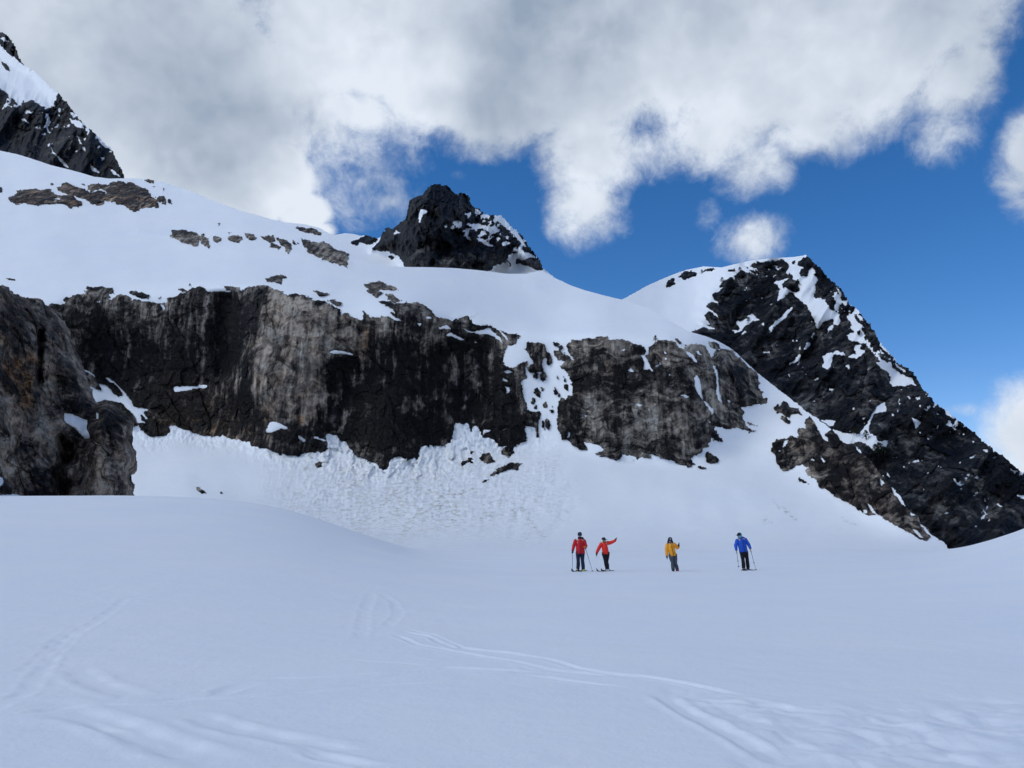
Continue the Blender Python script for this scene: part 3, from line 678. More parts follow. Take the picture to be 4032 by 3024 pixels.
def l1_snow(U, V, Y, pxm, dirt):
    av = soft(T("D 250,1000 2300,950 2700,1300 2500,1750 200,1750"), U, V, 90)          # avalanche debris below the seracs
    core = soft(T("D 700,1250 1500,1200 1900,1500 1700,1720 700,1720"), U, V, 120)
    wu, wv = fbm(U/120, V/120, .3, 4, 331)*90, fbm(U/120, V/120, 5.3, 4, 332)*90
    av = soft(T("D 250,1000 2300,950 2700,1300 2500,1750 200,1750"), U+wu, V+wv, 120); core = soft(T("D 700,1250 1500,1200 1900,1500 1700,1720 700,1720"), U+wu, V+wv, 150)
    n = fbm(U/60, V/40, 1.1, 5, 301, .62)
    blk, e = cells(U/13+wu/30, V/11+wv/30, 0*U+.5, 302)
    blk = blk*sstep(.05, .75, fbm(U/60, V/50, 7.7, 4, 333, .6))
    bk2, e = cells(U/30+wu/50, V/24+wv/50, 0*U+.9, 304)
    bk2 = np.maximum(bk2, 0)*sstep(.15, .8, fbm(U/110, V/80, 2.7, 4, 334, .6))
    flow = fbm((U+wu*.5)/30+V/70, V/190, 2.2, 4, 303, .6)
    Y = Y-av*(n*5+flow*4.5+bk2*3.5)*pxm*1.2-core*(np.maximum(blk, 0)*4+bk2*4)*pxm
    grv = fbm((U+wu*.35)/17+V/90, V/210, 6.2, 4, 340, .6)
    Y = Y-soft(T("D 100,1000 2300,900 2500,1250 1500,1500 0,1300"), U+wu, V+wv, 130)*grv*3.2*pxm
    strip = np.clip(soft(_cl, U+wu*.2, V-55, 30)-soft(_cl, U, V+6, 10), 0, 1)*sstep(1500, 1560, V)
    Y = Y-strip*(fbm(U/26, V/30, 4.4, 4, 345, .62)*9+blk*4)*pxm
    # broken serac faces along the cliff foot
    ser = soft(T("D 560,880 820,900 1100,1180 1400,1000 1700,780 2000,800 2150,1000 1800,1200 1100,1300 560,1200"), U, V, 50)
    b2, e2 = cells(U/40, V/60, 0*U+.2, 305)
    Y = Y-ser*(b2*16+blk*9+fbm(U/20, V/28, 3, 4, 341, .6)*9)*pxm*1.5
    ice = soft(T("B 1640,590 1740,500 1900,510 2010,600 1960,640 1850,560 1720,580"), U, V, 14)
    Y = Y-ice*(np.abs(blk)*7+2)*pxm*2
    ud = soft(T("A 1150,660 1200,620 1480,670 1470,700"), U, V, 8)
    Y = Y-ud*(6+blk*5)*pxm
    # faint crevasse lines of the upper snowfield
    cv = fbm(U/170+V/40, (V-.18*U)/9, 8.8, 2, 306)
    cz = soft(T("H 1200,930 1700,960 2100,1150 1500,1190 1200,1010"), U, V, 40)
    Y = Y+cz*sstep(.35, .8, cv)*5*pxm
    d = av*(.34+.6*sstep(.05, .7, flow))+core*.4
    for s, k in (("G 40,1140 80,1170 220,1270 240,1310 180,1260 90,1200", 1.6), ("G -60,1290 40,1300 50,1340 -40,1340", .8), ("G 640,1285 760,1350 740,1350 640,1300", .8), ("E 900,1230 1080,1230 1050,1260 950,1260", .7),
                 ("D 490,1420 520,1500 500,1520", .8), ("D 230,1400 280,1500 260,1530", .9), ("B 790,60 840,60 830,140 795,135", .5), ("E 60,1560 140,1700 300,1900 250,1900 80,1720", .9), ("E 150,1450 260,1620 240,1640 140,1500", .8)):
        d = np.maximum(d, k*soft(T(s), U+fbm(U/20, V/20, 0, 2, 310)*9, V+fbm(U/20, V/20, 4, 2, 311)*9, 9))
    d += .35*soft(T("D 0,1010 180,1065 300,1075 400,1075 560,1060 560,1110 300,1130 0,1070"), U, V, 10)
    return Y, d+.04
base1 = F('snow', 'snow_slope', "O 0,0 1,0 1,1", 'smooth snow slope with the avalanche apron below the cliffs and the snowfield above', struct=True)
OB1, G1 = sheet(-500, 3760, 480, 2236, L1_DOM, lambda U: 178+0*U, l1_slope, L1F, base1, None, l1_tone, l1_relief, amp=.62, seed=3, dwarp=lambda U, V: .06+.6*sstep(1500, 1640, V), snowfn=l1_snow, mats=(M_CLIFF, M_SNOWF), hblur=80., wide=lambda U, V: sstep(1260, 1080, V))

# ================================================================== L2: the near buttress at the left edge
L2_DOM = T("A -1200,900 -600,1010 -200,1080 0,1105 60,1115 100,1150 130,1180 180,1195 240,1215 330,1212 370,1230 385,1260 420,1295 490,1325 520,1345 550,1410 600,1490 650,1590 C 660,170 700,260 725,330 745,400 770,470 800,530 815,590 838,640 "
           "870,612 930,608 1000,625 1040,680 1100,740 1160,790 1150,850 1155,900 1135,960 1140,1000 1170,1040 1185,1120 1185,1190 1130,1220 1135,1280 1160,1330 1150,1390 1165,1440 1140,1500 1140,1750 -1200,1750")
def l2_slope(U, V, t): return 2.3+0*U
def l2_y0(U): return 150+95*sstep(-600, 560, U)*1.0
BT = T("C 830,640 930,608 1040,680 1160,790 1150,900 1185,1120 1130,1220 1150,1390 1140,1750 700,1750 760,1200 800,900")
def l2_relief(U, V, Yb):
    r = fbm(U/190, V/260, 2.5, 3, 501)*.03*Yb
    edge = sdf(L2_DOM, U, V, pad=200.)
    r += .05*Yb*np.exp(-np.clip(edge, 0, 300)/45)
    r -= .05*Yb*soft(BT, U, V, 40)
    r += .03*Yb*soft(T("C 520,940 640,980 640,1100 560,1200 600,1480 460,1480 520,1250 530,1080"), U, V, 25)
    r += .02*Yb*soft(T("C 330,0 370,0 360,480 320,480"), U, V, 14)
    return r
def l2_tone(U, V, WU, WV):
    t = .54+.14*fbm(U/120, V/120, 0, 4, 510)
    for s, k, w in (("C 0,600 300,650 500,900 380,1180 0,1180", .56, 50), ("C 800,1050 1180,1060 1150,1470 780,1470", .58, 40), ("C 30,230 280,260 280,450 200,640 100,500 20,380", .42, 30), ("C 330,0 370,0 360,480 320,480", .05, 12),
                    ("C 540,420 720,420 760,700 600,700", .2, 40), ("C 860,640 1100,760 1130,980 880,900", .2, 40), ("C 520,940 640,980 640,1100 560,1200 600,1480 460,1480 520,1250 530,1080", .1, 25), ("C 40,1200 500,1200 560,1480 0,1480", .22, 40),
                    ("C 0,-380 180,-200 160,200 80,300 0,100", .2, 50)):
        p = soft(T(s), WU, WV, w); t = t*(1-p)+k*p
    wm = .3+1.0*soft(T("C 30,230 280,240 300,450 290,640 100,680 60,500 10,380"), WU, WV, 35)+.6*soft(T("C 0,-380 100,-300 200,-100 100,100 0,60"), WU, WV, 40)
    return t, np.clip(wm, 0, 1)
base2 = F('rock', 'rock_buttress', "O 0,0 1,0 1,1", 'near brown grey rock buttress at the left edge of the snow', struct=True); base2['key'] = 'b2'
L2F = [F('snow', 'snow_patch', s, parent='rock_buttress', bulge=b, warp=.5) for s, b in
       (("C 556,715 600,713 680,743 757,775 752,850 782,910 772,932 730,937 690,892 640,842 570,797 553,770", 1.2), ("C 828,708 850,714 852,767 833,762", .5), ("C -60,1240 30,1272 40,1320 0,1364 -60,1370", 1.5), ("C -300,1440 0,1428 60,1410 160,1423 250,1443 330,1453 390,1482 390,1600 -300,1600", 2.5), ("C 803,928 853,985 835,988", .5))]
for f in L2F: f['parent'] = 'b2'
OB2, G2 = sheet(-560, 560, 1000, 2080, L2_DOM, l2_y0, l2_slope, L2F, base2, None, l2_tone, l2_relief, amp=.85, seed=11, dwarp=.8, mats=(M_BUTT, M_SNOWF))

# ================================================================== L3: the right-hand mountain
L3_DOM = T("O 2330,1420 2380,1210 J 130,380 190,357 250,325 320,285 400,250 450,230 510,208 600,190 650,193 690,195 760,178 840,160 950,148 1060,142 1115,133 F 1300,155 1350,200 1400,255 1460,320 1530,390 1570,420 1610,480 1640,540 1690,580 1750,650 1790,690 1830,750 1870,820 "
           "1900,880 1950,930 2000,990 2050,1050 2130,1090 2180,1130 2212,1160 G 1290,90 1330,170 1400,240 1430,290 1530,360 1600,420 1680,470 1720,510 1800,580 1900,660 2000,740 2100,820 2200,900 2500,1150 2900,1400 O 4420,2260 3300,2260 2600,1700")
DOME = ("F -700,300 -700,560 0,900 265,785 320,752 400,742 485,772 400,715 360,700 440,720 400,665 375,635 420,605 530,680 460,610 405,570 410,540 470,520 520,540 480,495 445,460 500,430 550,395 510,395 530,350 600,320 650,310 660,285 690,250 760,265 "
        "880,295 800,270 720,215 800,240 860,265 830,230 775,205 830,170 900,178 960,165 1000,170 1040,155 1090,175 1110,200 1105,250 1095,270 1120,300 1050,330 970,358 1015,400 1025,440 1005,515 1060,490 1110,450 1140,435 1165,480 1200,510 1260,550 1300,610 "
        "1325,680 1348,760 1420,690 1490,680 1500,720 1540,730 1560,670 1530,620 1470,570 1420,520 1370,490 1330,480 1345,420 1340,370 1355,330 1330,290 1335,250 1300,220 1280,240 1270,300 1210,295 1200,260 1240,225 1190,210 1190,180 1220,155 1265,135 1275,60 600,60 -500,100")
base3 = F('rock', 'mountain', "O 0,0 1,0 1,1", 'dark rocky mountain with snow couloirs filling the right side', struct=True); base3['key'] = 'm3'
L3F = [F('snow', 'snow_cap', DOME, parent='m3', bulge=2.0, wid=30.)]
for s in ("F 1060,370 1100,330 1110,280 1135,280 1150,330 1200,340 1220,375 1195,380 1195,420 1160,435 1110,410 1060,395", "F 1138,168 1167,168 1162,197 1138,192", "F 153,310 215,258 310,256 322,285 270,312 200,327", "F 48,380 70,338 110,316 132,360 90,387 50,397",
          "F 343,275 400,238 472,233 472,247 400,267", "F 578,258 610,238 664,245 640,270 600,272"):
    L3F.append(F('rock', 'rock_outcrop', s, parent='m3', bulge=2.))
for s in ("F 648,695 720,673 755,660 748,638 800,626 860,680 800,692 760,712 720,742 690,772 640,802 618,760 660,770 680,745", "F 943,740 980,718 983,693 1038,668 1078,608 1157,556 1122,612 1082,662 1022,712 967,762 943,762",
          "F 1398,985 1450,963 1520,946 1582,963 1587,992 1510,977 1487,1010 1482,1060 1450,1102 1403,1097 1413,1030", "F 1083,1082 1130,1043 1168,998 1217,963 1212,1000 1192,1037 1122,1067", "F 1253,880 1292,868 1292,900 1262,932 1233,947",
          "F 1438,792 1458,740 1490,713 1502,740 1472,762 1447,797", "F 1520,398 1562,430 1562,470 1582,520 1552,560 1530,612 1498,580 1518,540 1528,490 1480,482 1448,502 1500,458 1540,458",
          "F 1618,598 1650,638 1700,688 1762,730 1722,762 1692,782 1762,842 1784,882 1720,882 1700,862 1650,862 1598,810 1640,790 1680,780 1598,720 1640,760 1650,700 1630,650", "F 1678,888 1732,888 1722,930 1772,945 1722,992 1692,1012 1618,1002 1640,978 1688,968 1678,930",
          "F 1848,953 1892,998 1962,1048 2032,1108 2112,1158 2182,1198 2216,1252 2150,1234 2060,1244 2010,1264 1978,1222 1988,1180 1958,1122 1900,1102 1858,1050 1893,1043 1878,1000", "F 1688,618 1754,660 1747,692 1698,662", "F 1898,858 1954,920 2004,1002 1958,962 1898,902",
          "F 2018,1038 2082,1088 2154,1142 2110,1134 2038,1082", "G 943,320 1012,293 1027,377 965,377 922,397 892,470 872,520 882,560 932,588 952,628 1037,618 1022,682 980,682 920,712 868,662 800,642 700,652 640,640 600,580 540,540 560,520 600,528 650,553 720,558 788,568 828,508 868,478 898,410",
          "G 1233,423 1280,438 1328,460 1302,490 1280,522 1253,470", "G 440,440 500,452 594,448 562,492 530,500", "G 1593,943 1640,978 1688,1000 1660,1018 1608,977", "G 1968,1168 2024,1200 1990,1203", "G 2153,1088 2230,1095 2230,1142 2180,1117", "G 1843,1213 1882,1238 1908,1272 1868,1242",
          "G 1573,483 1622,520 1615,533 1588,512", "G 1368,588 1403,605 1385,614", "G 2078,838 2154,880 2140,903 2098,872", "G 1358,350 1388,343 1370,372", "G 1438,358 1514,422 1468,402", "G 1510,325 1560,365 1650,430 1600,437 1538,392", "G 1862,1123 1893,1147 1880,1153", "G 1110,410 1126,412 1118,420",
          "G 2015,1365 2032,1370 2022,1376", "G 980,900 1005,930 990,935", "F 1130,848 1150,860 1135,870"):
    L3F.append(F('snow', 'snow_patch', s, parent='m3', bulge=.8, warp=.8))
fz = F('snow', 'snow_flecks', "F 1330,130 1560,360 1750,620 2000,960 2216,1130 G 1430,260 1800,560 2212,880 2212,960 1900,740 1500,460 1330,340 1150,200 F 2000,1150 1820,960 1640,700 1500,500 1400,300", parent='m3', bulge=.5, fleck=(.26, 30, 36.)); fz['stuff'] = True
L3F.append(fz)
fz2 = F('snow', 'snow_flecks', "F 750,150 1110,160 1100,300 900,320 700,260", parent='m3', bulge=.4, fleck=(.34, 26, 26.)); L3F.append(fz2)
fz3 = F('snow', 'snow_flecks', "F 500,300 1000,350 1400,800 1700,1000 2000,1300 G 1500,430 1900,800 2212,1100 2212,1300 1600,1400 1000,900 600,420 F 1000,1200 600,800", parent='m3', bulge=.4, fleck=(.60, 30, 34.)); L3F.append(fz3)
_dome = T(DOME)
def l3_slope(U, V, t):
    m = soft(_dome, U, V, 40)*sstep(2950, 2700, U)
    return .55*(1-m)+.40*m
def l3_relief(U, V, Yb):
    rot = (U*.82+V*.57)
    r = -fbm(rot/330, (V*.82-U*.57)/900, 3.1, 4, 601, ridged=True)*.050*Yb
    r += fbm(U/260, V/260, 1.1, 3, 602)*.02*Yb
    m = soft(_dome, U, V, 60)*sstep(2950, 2700, U)
    r = r*(1-.9*m)
    gl = soft(T("F 1330,680 1380,760 1340,1000 1000,1180 980,1140 1280,960 1310,800"), U, V, 26)
    r += .03*Yb*gl
    return r
def l3_tone(U, V, WU, WV):
    t = np.full(U.shape, .10, np.float32)+.12*fbm(U/170, V/170, 0, 4, 610)
    for s, k, w in (("G 200,250 480,200 470,330 380,420 260,330", .44, 30), ("G 500,250 1000,200 900,400 560,440", .32, 50), ("G 1000,400 1250,450 1350,650 1100,900 930,760", .08, 50), ("F 1000,1130 1300,1030 1400,1150 1250,1250 1000,1250", .04, 40), ("G 1100,900 2000,1000 2212,1300 1500,1520 1300,1200", .22, 80), ("F 850,950 1000,850 1050,1050 900,1100", .24, 40)):
        p = soft(T(s), WU, WV, w); t = t*(1-p)+k*p
    return t, .12+.25*soft(T("G 500,250 1000,200 900,400 560,440"), WU, WV, 40)
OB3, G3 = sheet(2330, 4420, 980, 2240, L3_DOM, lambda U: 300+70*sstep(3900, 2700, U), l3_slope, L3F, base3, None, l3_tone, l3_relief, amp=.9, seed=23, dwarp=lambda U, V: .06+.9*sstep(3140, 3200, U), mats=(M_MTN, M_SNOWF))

# ================================================================== L4: the central peak
L4_DOM = T("H 100,900 150,690 200,655 230,655 260,650 320,640 380,645 440,660 480,655 520,665 580,680 600,670 640,620 650,590 690,590 700,605 760,560 800,520 810,480 825,400 860,365 910,340 950,300 1000,265 1050,245 1110,260 1140,275 1150,300 1200,335 1240,320 1290,345 1310,380 1330,430 1380,450 1410,485 "
           "1500,495 1550,490 1590,550 1640,600 1700,640 1740,690 1790,750 1810,800 1850,850 1880,885 1885,915 1950,970 2050,1040 2200,1150 2200,1250 100,1250")
base4 = F('snow', 'snow_col', "O 0,0 1,0 1,1", 'pale snow bowl at the foot of the central peak', struct=True); base4['key'] = 's4'
fp = F('rock', 'mountain_peak', "H 530,770 560,735 600,690 620,600 640,540 740,500 760,300 1000,180 1300,220 1450,400 1650,460 1900,760 1960,900 1880,928 1830,930 1780,900 1740,885 1690,870 1650,912 1620,905 1600,860 1560,870 1500,890 1470,925 1400,960 1200,960 1000,960 800,950 770,860 740,810 690,800 620,775",
       'black pyramid-shaped rock peak standing in the middle of the skyline', struct=True, bulge=0); fp['key'] = 'p4'
L4F = [fp, F('rock', 'rock_outcrop', "H 358,710 420,690 480,650 530,655 585,670 560,712 500,722 440,712 410,742 380,732", 'ragged dark rocks on the notch left of the central peak', 'rock', bulge=3), F('rock', 'rock_outcrop', "H 658,820 690,813 722,835 690,857", 'single red brown rock on snow under the left foot of the central peak', 'rock', bulge=2.)]
for s in ("H 918,450 945,448 972,470 935,492 920,542 903,530 908,490", "H 703,642 730,608 740,630 804,628 740,644", "H 1248,558 1330,568 1400,573 1500,588 1532,632 1480,642 1420,612 1340,602", "H 1348,678 1410,678 1440,708 1512,747 1450,742 1400,717",
          "H 1490,482 1545,478 1605,556 1665,608 1705,668 1765,745 1745,750 1690,695 1640,636 1590,596 1540,552 1510,515", "H 1608,800 1700,788 1790,798 1840,845 1780,832 1720,852 1665,838 1670,880 1740,880 1800,922 1780,935 1700,950 1640,912 1600,840",
          "H 1343,438 1402,482 1348,492", "H 1098,568 1132,580 1120,602", "H 1055,795 1068,800 1060,812", "H 1260,440 1274,455 1266,460"):
    L4F.append(F('snow', 'snow_patch', s, parent='p4', bulge=1., warp=.9))
L4F.append(F('snow', 'snow_flecks', "H 1100,540 1300,480 1560,480 1780,720 1760,800 1500,760 1200,650", parent='p4', bulge=.5, fleck=(.18, 30, 30.)))
L4F.append(F('snow', 'snow_flecks', "H 860,440 1000,430 1060,660 900,660", parent='p4', bulge=.5, fleck=(.55, 30, 36.)))
_fp = fp['poly']
def l4_slope(U, V, t):
    m = soft(_fp, U, V, 25); return .3*(1-m)+1.1*m
def l4_relief(U, V, Yb):
    m = soft(_fp, U, V, 25)
    ed = np.clip(sdf(L4_DOM, U, V, pad=300.), 0, 300)
    return m*(-fbm(U/150, V/260, 8.1, 4, 701, ridged=True)*.05*Yb+.06*Yb*np.exp(-ed/60)-.05*Yb*np.exp(-((U-1720)/120)**2))
def l4_tone(U, V, WU, WV):
    t = np.full(U.shape, -.02, np.float32)+.08*fbm(U/90, V/90, 0, 3, 710)
    p = soft(T("H 740,800 1500,770 1600,860 1450,960 780,960"), WU, WV, 40); t = t*(1-p)+.24*p
    p = soft(T("H 1600,800 1900,800 1900,940 1600,930"), WU, WV, 20); t = t*(1-p)+.35*p
    wm = .08+.7*soft(T("H 780,885 1200,895 1200,925 780,920"), WU, WV, 10)+.4*soft(T("H 650,640 860,620 740,760 560,780"), WU, WV, 20)
    return t, wm
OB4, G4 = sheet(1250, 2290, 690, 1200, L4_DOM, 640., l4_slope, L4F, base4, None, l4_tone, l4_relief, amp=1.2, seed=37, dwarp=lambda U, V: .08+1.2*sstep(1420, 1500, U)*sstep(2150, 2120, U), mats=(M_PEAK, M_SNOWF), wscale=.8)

# ================================================================== L5: the high peak at the left edge
L5_DOM = T("I -800,-200 -400,-60 -200,60 0,190 40,205 65,240 95,290 120,350 150,390 200,425 240,460 290,515 345,548 380,590 420,640 460,690 500,740 560,790 600,830 660,885 690,940 715,990 738,1055 745,1200 -800,1200")
base5 = F('rock', 'mountain_peak', "O 0,0 1,0 1,1", 'steep dark peak with a snow face at the upper left edge', struct=True); base5['key'] = 'p5'
L5F = [F('snow', 'snow_patch', s, parent='p5', bulge=1., warp=.9) for s in
       ("I -300,100 0,262 60,325 110,360 150,390 200,420 250,465 290,510 345,545 330,590 300,640 240,625 200,600 150,585 110,620 60,570 20,540 0,520 -300,400", "I 263,733 313,797 290,783", "I 128,688 194,752 150,724", "I 318,908 360,938 414,1002 380,988", "I 533,968 580,1008 604,1038 545,1014",
        "I 648,1003 724,1047 670,1038", "I 408,703 470,716 504,767 430,738", "I 556,785 620,848 668,892 620,872", "I 450,790 500,880 505,910 470,840", "I 300,860 330,920 315,915", "I -5,215 30,222 60,248 20,245")]
L5F.append(F('rock', 'rock_outcrop', "I 0,362 30,373 68,427 30,412", parent='p5'))
L5F.append(F('snow', 'snow_flecks', "I 0,500 150,570 340,560 560,780 700,900 640,930 400,760 200,760 0,640", parent='p5', bulge=.5, fleck=(.24, 30, 34.)))
L5F.append(F('snow', 'snow_flecks', "I 0,640 400,760 650,930 700,1040 0,900", parent='p5', bulge=.5, fleck=(.60, 30, 34.)))
def l5_slope(U, V, t): return .45+0*U
_s5 = T("I -300,100 0,262 60,325 110,360 150,390 200,420 250,465 290,510 345,545 330,590 300,640 240,625 200,600 150,585 110,620 60,570 20,540 0,520 -300,400")
def l5_relief(U, V, Yb): return -(1-.85*soft(_s5, U, V, 40))*fbm(U/140+V/400, V/320, 8.1, 4, 801, ridged=True)*.04*Yb
def l5_tone(U, V, WU, WV):
    t = np.full(U.shape, .05, np.float32)+.08*fbm(U/90, V/90, 0, 3, 810)
    p = soft(T("I -50,780 420,700 560,1050 -50,950"), WU, WV, 60); t = t*(1-p)+.22*p
    return t, .2+0*U
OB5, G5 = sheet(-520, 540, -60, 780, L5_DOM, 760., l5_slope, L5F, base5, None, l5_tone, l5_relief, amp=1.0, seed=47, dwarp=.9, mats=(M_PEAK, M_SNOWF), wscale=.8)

# ================================================================== foreground snowfield
_SU = np.array([-2500, -900, 0, 250, 524, 683, 911, 1008, 1145, 1236, 1327, 1430, 1540, 1650, 1800, 2005, 2600, 3400, 3600, 3719, 3844, 3935, 4032, 4300, 4800, 6500], np.float32)
_SV = np.array([1990, 1988, 1981, 1974, 1968, 1968, 1974, 1982, 2002, 2029, 2056, 2096, 2133, 2152, 2162, 2168, 2163, 2156, 2150, 2143, 2122, 2097, 2058, 1960, 1860, 1800], np.float32)
RH = 62.0
_SUF = np.arange(-2500, 6500, 10, dtype=np.float32); _SVF = blur(np.interp(_SUF, _SU, _SV)[None, :], 6, 1, 3)[0]
_z62 = CAMZ+tanel(_SVF)[0]*RH; _HUF = np.where(_z62 > .3, _z62*sstep(.45, 1.6, _z62), 0); _HUF = blur(_HUF[None, :], 5, 1, 3)[0]; _HUB = blur(_HUF[None, :], 34, 1, 3)[0]
CROP['K'] = (0, 1850, 1.0972); CROP['L'] = (2016, 1850, 1.0972)
def gbase(x, y):
    r = np.hypot(x, y)
    az = np.arctan2(x, np.maximum(y, 1e-3)); az = np.where(y <= 0, np.sign(x)*1.5, az)
    u = CX+FPX*np.tan(np.clip(az, -1.0, 1.0))*.977
    hump = np.interp(u, _SUF, _HUF); wr = sstep(58, 22, r); hump = hump*(1-wr)+np.interp(u, _SUF, _HUB)*wr
    side = sstep(1.35, .9, np.abs(az))
    hump = hump*side+1.5*(1-side)
    ramp = sstep(9, RH+3, r)*sstep(135, 72, r)
    z = hump*ramp
    z = z-.012*np.maximum(r-85, 0)*sstep(85, 140, r)
    z = z+fbm(x/38, y/60, 4, 3, 903)*.8*sstep(80, 190, r)*sstep(500, 280, r)
    far = sstep(300, 900, r)
    z = z*(1-far)+(-8+fbm(x/600, y/600, 1, 2, 5)*25)*far
    z = z+fbm(x/9, y/9, 3, 3, 901)*.05*sstep(1, 8, r)*sstep(200, 60, r)+fbm(x/2.2, y/2.2, 1, 3, 902)*.010*sstep(90, 20, r)
    return z
def pix2ground(u, v):
    """where a sight line through a photograph pixel meets the level snow"""
    t, Y = tanel(v)
    y = CAMZ/np.maximum(-t, .01)
    return (u-CX)/FPX/Y*y, y
# (trace, half width m, depth m, stepped footprints)
TRACKS = [("K 1700,715 1800,757 1950,785 2060,803 2212,828 L 130,860 280,885", .05, .05, 0), ("K 1720,700 1850,725 1960,770 L 0,795 130,818 280,860 420,880 600,897 760,925 900,955 1080,985", .06, .055, .2), ("K 1740,690 1860,715 2000,770 2212,800", .045, .035, 0),
          ("K 1060,908 1300,900 1650,880 1940,852 2212,868 L 0,870 90,880", .06, .06, .2), ("K 1300,935 1600,905 1940,862", .05, .04, 0), ("K 1060,895 1260,888 1480,880", .04, .03, 0), ("K 560,1005 700,993 950,965 1110,908", .11, .07, .6), ("K 0,1072 250,1028 560,1010 1000,985 1600,935 1940,915", .06, .06, .1), ("K 700,1020 1100,985 1420,940", .05, .04, .1),
          ("K 800,935 1060,905", .05, .03, 0), ("K 320,862 400,918 540,968 570,995", .13, .07, .8), ("K 260,1040 380,1062 480,1095 620,1145 760,1205 850,1243 1000,1282", .15, .11, .7), ("K 330,1075 470,1120 600,1160", .07, .05, .3), ("K 760,1050 850,1062 960,1102 1100,1127 1250,1162 1400,1195 1600,1222", .11, .08, .7),
          ("K 1250,1190 1400,1240 1600,1275 1780,1290", .06, .07, 0), ("K 1240,1165 1420,1195 1620,1218", .05, .05, 0), ("K 1605,570 1570,640 1562,740", .10, .035, .9), ("K 1640,568 1700,598 1722,640 1670,690", .09, .035, .9), ("K 1450,815 1580,828 1940,848", .04, .03, 0), ("K 1730,810 1960,835", .04, .03, 0), ("K 2060,775 2212,795 L 120,815", .045, .04, 0),
          ("K -60,1060 120,950 230,820 320,745 440,690 540,632 690,615", .08, .035, .95), ("K -40,900 100,880 240,780 330,720", .08, .03, .95), ("K 60,1020 230,1015 300,1055 420,1070", .17, .07, .9), ("K 0,740 180,735 300,715", .06, .025, .9),
          ("L 0,882 200,905 520,943", .05, .055, .1), ("L 0,850 130,868 330,885 620,897", .07, .05, .6), ("L 620,958 700,1010 790,1062 880,1110 960,1152 1040,1200 1130,1243 1300,1247", .09, .10, .4), ("L 720,985 1000,1010 1170,1020 1340,1045", .07, .06, .4),
          ("L 880,960 1000,985 1200,1030 1500,1070", .08, .05, .6), ("L 1240,1085 1500,1100 1800,1060 2030,1008", .14, .07, .9), ("L 1880,1040 2040,1008", .12, .10, .3), ("L 1950,1060 2050,1090 2212,1080", .14, .08, .8), ("L 1120,1080 1400,1120 1700,1180 2212,1200", .15, .07, 1),
          ("L 1300,1200 1600,1180 1900,1230 2212,1240", .15, .07, 1), ("L 140,1190 230,1245 330,1270", .12, .05, 1), ("L 700,1110 780,1112", .07, .03, 0), ("L 1250,1290 1700,1260 2100,1275", .15, .07, 1), ("L 320,875 560,890 800,935 1000,970", .05, .045, 0)]
TR = []
for s, w, dp, ft in TRACKS:
    p = T(s); TR.append((np.stack(pix2ground(p[:, 0], p[:, 1]), 1), w, dp, ft))
TRAMPLE = T("L 640,960 1160,1020 1500,1030 1900,995 2260,990 2260,1330 860,1330 960,1160 800,1060")
def gtracks(x, y):
    dz = np.zeros(x.shape, np.float32)
    wob = fbm(x/.9, y/.9, 2, 4, 915, .5)*.05
    x = x+wob; y2 = y+fbm(x/.9, y/.9, 7, 4, 916, .5)*.05
    for p, w, dp, ft in TR:
        lo, hi = p.min(0)-1.5, p.max(0)+1.5
        sel = (x > lo[0]) & (x < hi[0]) & (y2 > lo[1]) & (y2 < hi[1])
        if not sel.any(): continue
        a, b = x[sel], y2[sel]
        d = np.full(a.shape, 9., np.float32); along = np.zeros_like(d); acc = 0
        for i in range(len(p)-1):
            ex, ey = p[i+1]-p[i]; L = math.hypot(ex, ey)
            k = np.clip(((a-p[i][0])*ex+(b-p[i][1])*ey)/(L*L), 0, 1)
            q = np.hypot(a-p[i][0]-k*ex, b-p[i][1]-k*ey)
            m = q < d; d = np.where(m, q, d); along = np.where(m, acc+k*L, along); acc += L
        prof = -np.exp(-(d/w)**4)+.45*np.exp(-((d-1.75*w)/(.5*w))**2)
        st = 1-ft*.75*(.5+.5*np.cos(along*2*math.pi/.62+3*vnoise(along*.8, 0*along, 0*along, 5)))
        st = st*(.65+.5*vnoise(along*.9, 0*along+w, 0*along, 6))
        fade = sstep(0, .6, along)*sstep(0, .6, acc-along)
        dz[sel] += prof*dp*.42*np.clip(st, 0, 1.3)*fade
    return dz
def ground(x, y):
    x = np.asarray(x, np.float32); y = np.asarray(y, np.float32)
    return gbase(x, y)
